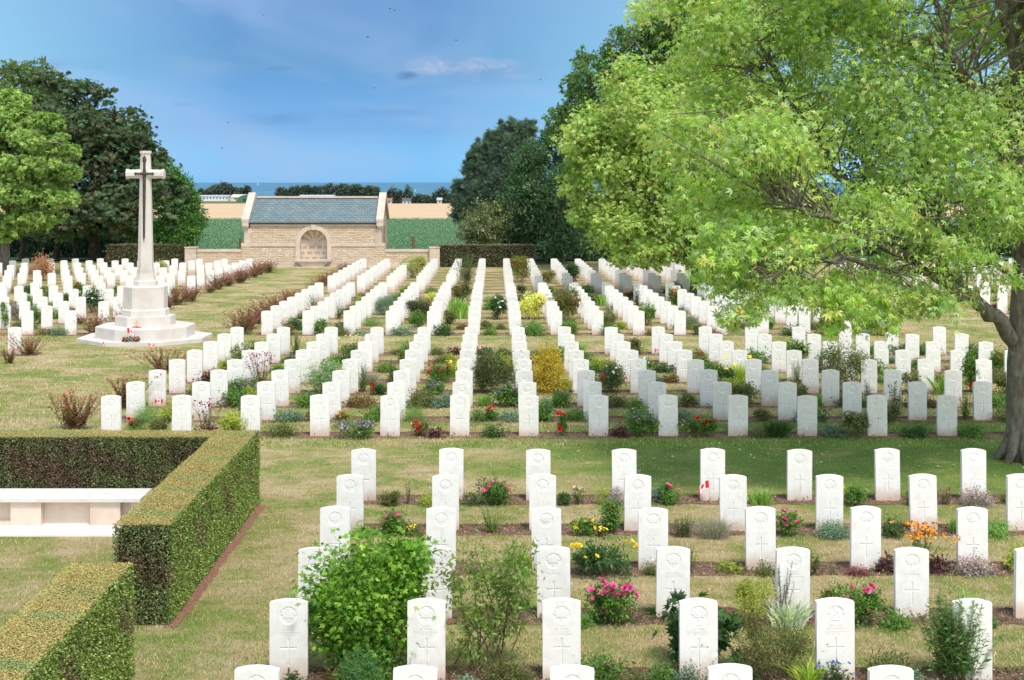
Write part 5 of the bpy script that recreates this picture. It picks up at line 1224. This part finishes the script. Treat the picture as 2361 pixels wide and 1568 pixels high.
DG = [(.11,.22,.05),(.15,.28,.08),(.08,.17,.045),(.21,.31,.12)]
def bt(name, label, xb, Y, bl, pal, nc, nl, L, tr, seed, **kw):
    base = ((xb-PX)*Y/F, Y, gz(Y)); kw.setdefault('group', bk); kw.setdefault('shell', (.55, 1.18)); nc = int(nc*.8); nl = int(nl*1.35); L *= 1.0
    return make_tree(name, label, base, pxblobs(bl), pal, nc, nl, L, tr, seed, **kw)
bt('broadleaf_tree', 'tall mid green tree with ragged top rising behind the pale maple', 1450, 80, [(1355,190,48,62,80,2.2),(1420,190,70,70,80,2.5),(1350,290,65,65,79,2.2),(1480,120,60,60,80,2.5),(1540,90,80,60,80,3),(1420,310,90,100,80,3),(1600,170,110,100,81,3),(1345,135,18,24,80,.8),(1400,125,16,20,80,.8),(1310,330,36,40,79,1.2),(1290,290,34,44,80,1.2),(1330,240,40,50,80,1.5)], DG, 2400, 12, .25, .3, 41, wr=.5, sig=.17, boughs=120, twig=.03, cj=.3)
bt('broadleaf_tree', 'tallest tree of the right border, mostly above the picture', 1650, 76, [(1560,40,70,60,76,3),(1640,10,120,90,76,3),(1700,120,120,110,76,3),(1800,40,140,120,76,3.5)], DG, 1400, 12, .25, .3, 42, wr=.5, sig=.17, boughs=60, twig=.03)
bt('dark_tree', 'dark blue-green tree between the pine and pale maple', 1290, 90, [(1240,400,60,62,90,2.2),(1290,470,80,90,89,2.6),(1215,480,60,70,89,2.2),(1320,380,50,60,91,2),(1270,560,90,45,89,2.4),(1285,330,34,44,90,1.4),(1200,520,60,40,92,2),(1190,560,50,34,92,2)], [(.06,.14,.055),(.085,.18,.075),(.04,.09,.035),(.13,.22,.10)], 2300, 12, .22, .3, 43, wr=.5, sig=.17, boughs=60, twig=.03)
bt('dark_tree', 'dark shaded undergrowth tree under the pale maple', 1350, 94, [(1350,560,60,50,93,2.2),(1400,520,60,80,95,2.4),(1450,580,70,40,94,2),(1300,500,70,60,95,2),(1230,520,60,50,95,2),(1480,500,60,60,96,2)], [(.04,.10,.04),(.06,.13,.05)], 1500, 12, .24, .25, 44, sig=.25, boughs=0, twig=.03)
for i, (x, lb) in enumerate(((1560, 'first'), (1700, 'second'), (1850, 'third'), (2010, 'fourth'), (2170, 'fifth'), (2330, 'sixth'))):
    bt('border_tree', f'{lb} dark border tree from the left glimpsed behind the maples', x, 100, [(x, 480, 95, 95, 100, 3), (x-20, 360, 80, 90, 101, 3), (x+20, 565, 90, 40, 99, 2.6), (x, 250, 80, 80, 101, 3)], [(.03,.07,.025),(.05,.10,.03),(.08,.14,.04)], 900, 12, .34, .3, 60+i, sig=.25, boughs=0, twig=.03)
bt('pine_tree', 'blue-green pine with upright tufts on the skyline right of the shelter', 1150, 96, [(1180,345,26,50,96,1.3),(1140,360,22,44,96,1.2),(1115,395,24,36,96,1.2),(1160,410,52,40,96,2),(1095,430,22,34,96,1),(1130,460,50,40,96,1.8),(1085,480,34,26,96,1.2),(1055,455,10,30,96,.6),(1210,330,18,32,96,.9),(1180,300,11,31,96,.8),(1157,310,11,29,96,.8),(1130,328,11,31,96,.8),(1108,348,11,31,96,.8),(1207,304,11,29,96,.8),(1226,302,11,27,96,.8),(1088,376,11,31,96,.8),(1078,406,11,29,96,.8),(1056,438,11,31,96,.8),(1143,324,11,27,96,.8),(1194,310,11,27,96,.8),(1098,360,11,25,96,.8),(1205,395,40,50,96,1.8),(1068,500,30,18,96,1)], [(.10,.17,.12),(.14,.21,.15),(.07,.12,.09)], 2600, 14, .30, .22, 45, wr=.12, lobes=3, spread=.5, rough=1, sig=.26, droop=-.9, out=.5, boughs=110, twig=.03)
bt('speckled_shrub', 'rounded cream-speckled evergreen bush behind right boundary hedge', 1118, 88, [(1118,520,62,56,88,1.6),(1100,548,48,40,88,1.4),(1150,490,40,26,88,1.2)], [(.09,.13,.05),(.13,.17,.07),(.34,.36,.22),(.07,.10,.035)], 1100, 12, .15, .1, 46, cat='shrub', sig=.16, boughs=0, twig=.02, cj=.35)
bt('laurel_shrub', 'glossy bright green laurel column beside the chestnut, left of the field', 410, 86.5, [(405,470,46,70,86.5,1.4),(415,540,50,48,86.5,1.5),(385,420,30,46,86.5,1),(436,500,30,60,86.5,1),(375,540,24,48,86.5,1),(430,440,18,28,86.5,.7)], [(.065,.18,.035),(.10,.25,.045),(.045,.12,.025),(.14,.31,.06)], 1300, 12, .18, .12, 47, cat='shrub', sig=.24, boughs=0, twig=.02)
bt('chestnut_tree', 'large dark horse chestnut with drooping leaf clusters behind the cross', 215, 92, [(225,300,90,86,92,3.2),(290,390,72,90,91.5,2.8),(180,420,100,110,91,3.2),(330,410,52,70,91.5,2),(250,480,110,60,91,3),(200,220,56,38,92,2),(150,320,70,90,92,2.6),(310,320,44,44,92,1.8),(355,370,34,34,91.5,1.1),(388,392,34,34,91.5,1.1),(330,345,34,30,91.5,1.1),(390,470,40,70,85.5,1.2),(372,430,30,50,85.5,1),(100,190,50,36,93,1.6),(130,520,110,36,91,3),(300,520,60,40,91,2)],
   [(.06,.12,.06),(.08,.15,.065),(.045,.09,.045),(.14,.12,.06),(.11,.18,.08)], 3300, 8, .26, .38, 48, wr=.32, lobes=5, spread=.5, sig=.15, flat=.45, droop=.75, boughs=150, twig=.035, bark=M_BARKD, cj=.3)
bt('broadleaf_tree', 'tall olive tree behind the chestnut at far left skyline', 60, 100, [(40,240,90,90,100,3.2),(20,170,40,30,100,1.5),(80,185,44,42,100,1.8),(120,240,50,60,100,2),(-60,230,70,90,100,3),(10,330,90,70,100,3)], [(.10,.18,.06),(.14,.23,.08),(.18,.23,.09)], 2000, 12, .24, .3, 49, sig=.16, boughs=120, twig=.03)
bt('pale_tree', 'light green tree at the left edge in front of the dark chestnut', 10, 78, [(30,290,70,50,78,2.2),(90,330,60,36,77.5,1.8),(70,390,90,34,77.5,2.4),(20,440,100,50,77,2.8),(120,460,60,30,77,1.8),(70,505,60,24,77,1.8),(-60,370,80,120,78,3),(10,245,50,34,78.5,1.6),(150,400,34,24,77.5,1.2),(10,535,46,20,77,1.4),(165,350,24,16,77.5,.8),(120,285,30,20,78,1.0)], [(.30,.45,.13),(.36,.51,.15),(.21,.36,.09),(.45,.55,.2),(.14,.25,.06)], 3600, 12, .20, .28, 50, wr=.5, lobes=3, spread=.8, sig=.17, flat=.6, boughs=160, twig=.025, cj=.28)
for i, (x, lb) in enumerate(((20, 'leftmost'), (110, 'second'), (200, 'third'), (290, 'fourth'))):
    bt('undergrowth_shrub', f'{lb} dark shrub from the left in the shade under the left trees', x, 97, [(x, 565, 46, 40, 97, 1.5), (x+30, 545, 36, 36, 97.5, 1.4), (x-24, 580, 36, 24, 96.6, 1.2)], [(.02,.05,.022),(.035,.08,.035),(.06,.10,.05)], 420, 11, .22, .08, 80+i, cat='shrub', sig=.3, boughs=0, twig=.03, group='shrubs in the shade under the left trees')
for x, r, lb in ((129, .22, 'thin bare dark trunk under the pale tree crown'), (48, .16, 'slender dark trunk at the far left under the trees'), (172, .12, 'slimmest dark trunk between the two bigger left trunks')):
    m = MB(); Y = 93; b0 = ((x-PX)*Y/F, Y, gz(Y)); rng = np.random.default_rng(int(x)); limb(m, [(0,0,-.1), (.1,0,1.5), (.0,0,3.2), (.3,.2,5.2)], r, .05, rng, .03)
    e = empty('tree_stem', b0, 0, lb, 'tree'); m.build('trunk', M_BARKD, e, smooth=True)
    V, C, _ = fol(rng, [(.2, .2, 4.8, 1.6, 1.4, 1.0)], 90, 10, .24, .45, [(.03,.07,.03),(.05,.1,.04)], sig=.3, droop=.4); link('crown', quads_mesh('crown', V, C, M_LEAF), e)

# ------------------------------------------------------------------ far country: trees, sheds, houses, boats
FT_HAZE = [(.09,.13,.11),(.11,.16,.13),(.07,.10,.09)]  # greyed blue-green: distance haze put into the leaf colour
k = 0
def fartree(x, yt, yb, wd, Y, pal=FT_HAZE):
    global k; k += 1
    rx = wd/2; h = yb-yt
    ords = k
    base = ((x-PX)*Y/F, Y, CH-(yb+3-HZ)*Y/F)
    rng = np.random.default_rng(300+k)
    bl = pxblobs([(x, yt+h*.40, rx*.8, h*.36, Y, rx*Y/F*.8), (x+rx*rng.uniform(-.4,.4), yt+h*.2, rx*.5, h*.2, Y, rx*Y/F*.5), (x-rx*.4, yt+h*.55, rx*.6, h*.3, Y, rx*Y/F*.5), (x+rx*.4, yt+h*.6, rx*.6, h*.32, Y, rx*Y/F*.5)])
    e = empty('distant_tree', base, 0, f'{ORDX(k)} distant wind-shaped tree from the left on the coastal horizon', 'tree', 'dark wind-shaped trees along the far side of the fields')
    V, C, _ = fol(rng, bl, 110, 7, 1.15*Y/800, .6, pal, sig=.3, droop=0); link('crown', quads_mesh('crown', V-np.array(base), C, M_LEAF), e)
    m = MB(); m.tube([(0,0,-.5), (0,0,h*.3*Y/F), (.3,0,h*.6*Y/F)], [.4, .3, .12], 5); m.build('trunk', M_BARKD, e)
def ORDX(n):
    ones = 'zeroth first second third fourth fifth sixth seventh eighth ninth tenth eleventh twelfth thirteenth fourteenth fifteenth sixteenth seventeenth eighteenth nineteenth'.split()
    tens = {20: 'twenty', 30: 'thirty', 40: 'forty', 50: 'fifty'}
    if n < 20: return ones[n]
    t = n//10*10
    return {20: 'twentieth', 30: 'thirtieth', 40: 'fortieth', 50: 'fiftieth'}[t] if n % 10 == 0 else f'{tens[t]}-{ones[n%10]}'
L_ = []
for x, yt, wd in ((466, 436, 18), (484, 433, 20), (500, 426, 26), (514, 421, 30), (528, 426, 24), (545, 432, 24), (556, 434, 14), (568, 429, 14), (573, 429, 10)): L_.append((x, yt, 452, wd, 950))
for x in range(645, 870, 13): L_.append((x, 436-9*math.sin((x-640)/230*math.pi*.9)+random.uniform(-3, 3)-(3 if x > 740 else 0), 456, 20, 800))
for x, yt, wd in ((893, 440, 24), (908, 432, 30), (918, 436, 20), (943, 428, 22), (936, 442, 18), (966, 449, 22), (985, 450, 24), (1004, 449, 24), (1018, 432, 24), (1028, 437, 26), (1044, 436, 28), (1060, 432, 26), (1075, 434, 26), (958, 455, 20), (1010, 440, 22)): L_.append((x, yt, 474, wd, 640))
L_.sort()
for t in L_: fartree(*t)
M_WHT = mat_plain('white_cladding', (.62,.64,.66), .7); M_ROOFG = mat_plain('grey_sheet_roof', (.40,.43,.48), .6); M_CREAM = mat_plain('cream_render', (.62,.58,.42), .8); M_GREENR = mat_plain('green_sheet', (.05,.16,.10), .6); M_DKW = mat_plain('dark_window_glass', (.04,.05,.07), .2); M_REDR = mat_plain('red_tile', (.40,.13,.07), .8)
def shed(name, label, x0, x1, ye, yr, yb, Y, dp, mw, mr, wins=0, cat='building', round_=False):
    xa, xb = (x0-PX)*Y/F, (x1-PX)*Y/F; zg, zE, zR = (CH-(v-HZ)*Y/F for v in (yb, ye, yr)); cx = (xa+xb)/2
    e = empty(name, (cx, Y, zg), 0, label, cat, 'farm buildings beyond the ploughed field'); hw = (xb-xa)/2; h = zE-zg; r = zR-zg
    if round_:
        m = MB(); n = 12; pts = [(hw*math.cos(t), r*math.sin(t)) for t in np.linspace(0, math.pi, n)]; m.slab(pts, 0, dp); m.build('arched_shell', mr, e)
        m = MB(); m.box(-hw*.3, hw*.3, -.08, -.01, 0, r*.55); m.build('door', M_DKW, e); return e
    m = MB(); m.box(-hw, hw, 0, dp, -1, h); m.build('wall', mw, e)
    m = MB(); m.add([(-hw-.3,-.4,h+.02),(hw+.3,-.4,h+.02),(hw+.3,dp/2,r),(-hw-.3,dp/2,r),(hw+.3,dp+.4,h+.02),(-hw-.3,dp+.4,h+.02)], [(0,1,2,3),(3,2,4,5),(0,3,5),(1,4,2),(0,5,4,1)]); m.build('roof', mr, e)
    for i in range(wins):
        xx = -hw+(i+.6)*2*hw/wins; m = MB(); m.box(xx-hw/wins*.35, xx+hw/wins*.35, -.1, -.01, h*.45, h*.75); m.build('window', M_DKW, e)
    return e
shed('long_shed', 'long white two-storey farm shed at left beyond the brown field', 458, 526, 453, 450, 463.5, 860, 14, M_WHT, M_ROOFG, 9)
shed('barn', 'cream gabled barn with pale roof beside the white shed', 533, 566, 455, 448.5, 463.5, 850, 14, M_CREAM, M_CREAM, 2)
shed('arched_shed', 'dark green arched tunnel shed partly hidden by the stone shelter', 543, 592, 455, 449, 468.5, 740, 16, M_GREENR, M_GREENR, round_=True)
shed('farmhouse', 'small red-roofed house among the left distant trees', 473, 484, 450, 446, 454, 1000, 8, M_CREAM, M_REDR, 1)
shed('farmhouse', 'white house with slate roof among right distant trees', 928, 946, 463, 457, 473, 620, 7, M_WHT, mat_plain('dark_slate_roof', (.08,.08,.10)), 2)
shed('farmhouse', 'tiny white gable left of the white house behind the shelter', 890, 902, 462, 457, 472, 625, 6, M_WHT, M_REDR, 1)
shed('farmhouse', 'small pale house at far right beside the pine', 1008, 1018, 461, 456, 472, 620, 6, M_CREAM, M_ROOFG, 1)
shed('long_shed', 'pale flat roof seen just above the shelter ridge', 690, 768, 452.5, 449.5, 459, 780, 14, M_WHT, M_ROOFG, 4)
for (x, y, lb) in ((594, 426.5, 'white sailing boat on the sea, left of the shelter'), (957, 441, 'white sailing boat on the sea, right of the shelter')):
    Y = F*(CH+24.5)/(y-HZ); e = empty('sailing_boat', ((x-PX)*Y/F, Y, -24.5), 0, lb, 'boat'); s_ = 2.4*Y/F
    m = MB(); m.prism([(-s_, 0), (-s_*.7, -s_*.3), (s_*.6, -s_*.3), (s_, 0), (s_*.6, s_*.3), (-s_*.7, s_*.3)], -.2, s_*.22); m.build('hull', M_WHT, e)
    m = MB(); m.tube([(0,0,0), (0,0,s_*2.6)], [s_*.03, s_*.02], 5); m.build('mast', M_WHT, e)
    m = MB(); m.slab([(.05*s_, s_*.4), (s_*.8, s_*.4), (.05*s_, s_*2.5)], -.02*s_, .02*s_); m.build('sail', M_WHT, e)
for (x, yb_, yt_, lb) in ((665, 613, 0, ''),)[:0]: pass
for xd, yt_, lb in ((664.5-110, 549, 'weathered brown fence post left of the shelter'), (953, 546, 'weathered fence post in the crop right of the shelter')):
    Y = 90; X = (xd-PX)*Y/F; zt = CH-(yt_-HZ)*Y/F; m = MB(); m.tube([(0,0,-.3), (.01,0,(zt-gz(Y))*.6), (0,0,zt-gz(Y))], [.11, .10, .085], 6)
    o = m.build('fence_post', M_STEM, None, (X, Y, gz(Y))); tag(o, lb, 'post')

# ------------------------------------------------------------------ birds
M_BIRD = mat_plain('dark_feathers', (.03,.03,.035), .8)
BIRDS = [(899,20,1.1,'upper bird of the close pair near the top centre'),(910,24,.9,'lower bird of the close pair near the top centre'),(848,85.5,1.2,'dark bird below and left of the close pair'),(1052,93,1.0,'dark bird high above the small white cloud'),(1173,152.6,1.1,'bird at the right tip of the white cloud'),(1246,184,.9,'rightmost bird, beside the trees'),(509,200,.9,'small bird high above the field, upper left of the shelter'),(864,203,.8,'gliding bird in the middle of the sky'),(526,283,.8,'tiny bird halfway down the sky at left'),(511.5,342,.9,'lowest bird, right of the cross'),(607,35,.8,'small bird near the top, left of centre')]
for i, (x, y, s_, lb) in enumerate(BIRDS):
    Y = 70; X, Y_, Z = W(x, y, Y); rng = np.random.default_rng(i)
    e = empty('bird', (X, Y, Z), rng.uniform(0, 6.28), lb, 'bird', 'swifts in the sky'); e.rotation_euler[0] = rng.uniform(-.4, .4); s_ *= .05
    m = MB(); m.tube([(0,-1.2*s_,0), (0,-.7*s_,0), (0,0,0), (0,.9*s_,0), (0,1.7*s_,0)], [.05*s_, .25*s_, .32*s_, .2*s_, .03*s_], 6)
    m.add([(-.35*s_,1.9*s_,0),(0,1.0*s_,.0),(.35*s_,1.9*s_,0),(0,1.4*s_,.05*s_)], [(0,1,3),(1,2,3),(0,3,1),(1,3,2)]); m.build('body', M_BIRD, e)
    for sg in (-1, 1):
        m = MB(); m.add([(0,-.4*s_,.1*s_),(sg*1.3*s_,-.5*s_,.6*s_),(sg*2.6*s_,.5*s_,.4*s_),(sg*1.2*s_,.15*s_,.55*s_),(0,.4*s_,.1*s_),(sg*1.2*s_,0,.48*s_)], [(0,1,3,4),(1,2,3),(0,5,1),(5,2,1),(4,5,0),(4,3,5)]); m.build('wing', M_BIRD, e)

# ------------------------------------------------------------------ flags, wreath, small cross
M_RED = mat_plain('flag_red', (.70,.02,.04), .7, .2, .05); M_WHITE = mat_plain('flag_white', (.80,.80,.80), .7, .2, .03)
ML = [(a*.9, b) for a, b in LEAF_P]
def flag(X, Y, Z, w_, pole, label, rz=0, tilt=0, droop=0, lean=0):
    e = empty('small_flag', (X, Y, Z), rz, label, 'flag', 'small red and white flags planted at graves and steps'); e.rotation_euler[1] = lean
    h = w_*.5; m = MB(); m.tube([(0,0,-.02), (0,0,pole)], [.004, .004], 5); m.build('stick', mat_stick, e)
    def g(u, v):  # u along the flag, v down: cloth with ripples, hanging by droop
        a = droop*u; return (u*w_*math.cos(a), .012*math.sin(u*9)*(u+.2), pole-v*h-u*w_*math.sin(a)+.0)
    def strip(name, u0, u1, mat):
        m = MB(); n = 5
        vs = [g(u0+(u1-u0)*i/n, v) for i in range(n+1) for v in (0, 1)]; vs2 = [(x, y+.003, z) for x, y, z in vs]
        m.add(vs, [(2*i, 2*i+1, 2*i+3, 2*i+2) for i in range(n)]); m.add(vs2, [(2*i+2, 2*i+3, 2*i+1, 2*i) for i in range(n)]); m.build(name, mat, e)
    strip('red_band', 0, .25, M_RED); strip('white_panel', .25, .75, M_WHITE); strip('red_band', .75, 1, M_RED)
    for sgn in (-.0025, .0055):
        m = MB(); pts = [];
        for a, b in ML:
            p = g(.5+a*.2, .5-b*.42); pts.append((p[0], p[1]+sgn, p[2]))
        n = len(pts); c = g(.5, .5); m.add(pts+[(c[0], c[1]+sgn, c[2])], [(i, (i+1) % n, n) for i in range(n)]); m.build('leaf_emblem', M_RED, e)
mat_stick = mat_plain('pale_stick', (.45,.36,.25), .8)
def flagpx(x, yb, w_px, hpx, label, **kw):
    X, Y, Z = ground_at(x, yb); flag(X, Y, Z, w_px*Y/F, hpx*Y/F, label, **kw)
flagpx(1638, 1163, 34, 56, 'small red and white leaf flag between two upper near headstones', rz=math.pi, droop=.75, lean=.08)
flagpx(1855, 1440, 26, 22, 'little red and white flag in the silvery plant', droop=.9, rz=.3)
flagpx(357, 946, 18, 25, 'tiny flag at the foot of the second leftmost stone', lean=0)
flagpx(1884, 1004, 18, 16, 'tiny tilted flag at the foot of a shaded stone', lean=.5)
flagpx(1510, 820, 14, 16, 'tiny flag beside a stone in the last rows of the second block')
flagpx(2288, 912, 16, 14, 'tiny flag left of the maple trunk')
flagpx(1100, 820, 12, 22, 'tiny flag left of the centre column')
pz = gzc+.14
flag(CX-.12, CY-1.62, pz, .30, .42, 'largest red and white leaf flag leaning on the cross step', droop=.85, lean=-.12)
flag(CX+.62, CY-2.12, gzc+.02, .16, .13, 'tiny flag on the grass before the cross, right one', droop=.3)
flag(CX-.78, CY-2.10, gzc+.02, .14, .17, 'tiny drooping flag before the cross, left one', droop=1.3)
e = empty('wreath', (CX-.02, CY-1.68, pz), 0, 'red poppy wreath with green leaves lying on the cross steps', 'wreath'); rng = np.random.default_rng(9)
t = np.linspace(0, 2*math.pi, 200, endpoint=False); Pw = np.stack([.24*np.cos(t), .10*np.sin(t)-.02, .07+.04*np.sin(t)+rng.normal(0, .015, 200)], 1)
V, C = leaves(Pw, nrm(rng.normal(size=(200,3))), nrm(rng.normal(size=(200,3))+np.array([0,-.5,1])), np.full(200, .07), np.full(200, .04), pick(rng, 'dark', 200)); link('leaves', quads_mesh('leaves', V, C, M_LEAF), e)
V, C = flower_quads(rng, Pw[::14]+np.array([0,-.02,.03]), .035, [(.65,.02,.03),(.6,.1,.1)]); link('poppies', quads_mesh('poppies', V, C, M_PETAL), e)
e = empty('small_cross', (CX-.02, CY-1.05, gzc+.50), 0, 'small tan wooden cross with red ribbon propped on the cross steps', 'cross')
m = MB(); m.box(-.012, .012, -.01, .01, 0, .24); m.box(-.08, -.0125, -.01, .01, .14, .165); m.box(.0125, .08, -.01, .01, .14, .165); m.build('cross_bars', mat_plain('tan_wood', (.55,.36,.2), .7), e)
m = MB(); m.tube([(-.13, -.02, .02), (-.04, -.03, .04), (.04, -.03, .03), (.15, -.02, .02)], [.012, .02, .02, .012], 6); m.build('ribbon', M_RED, e)
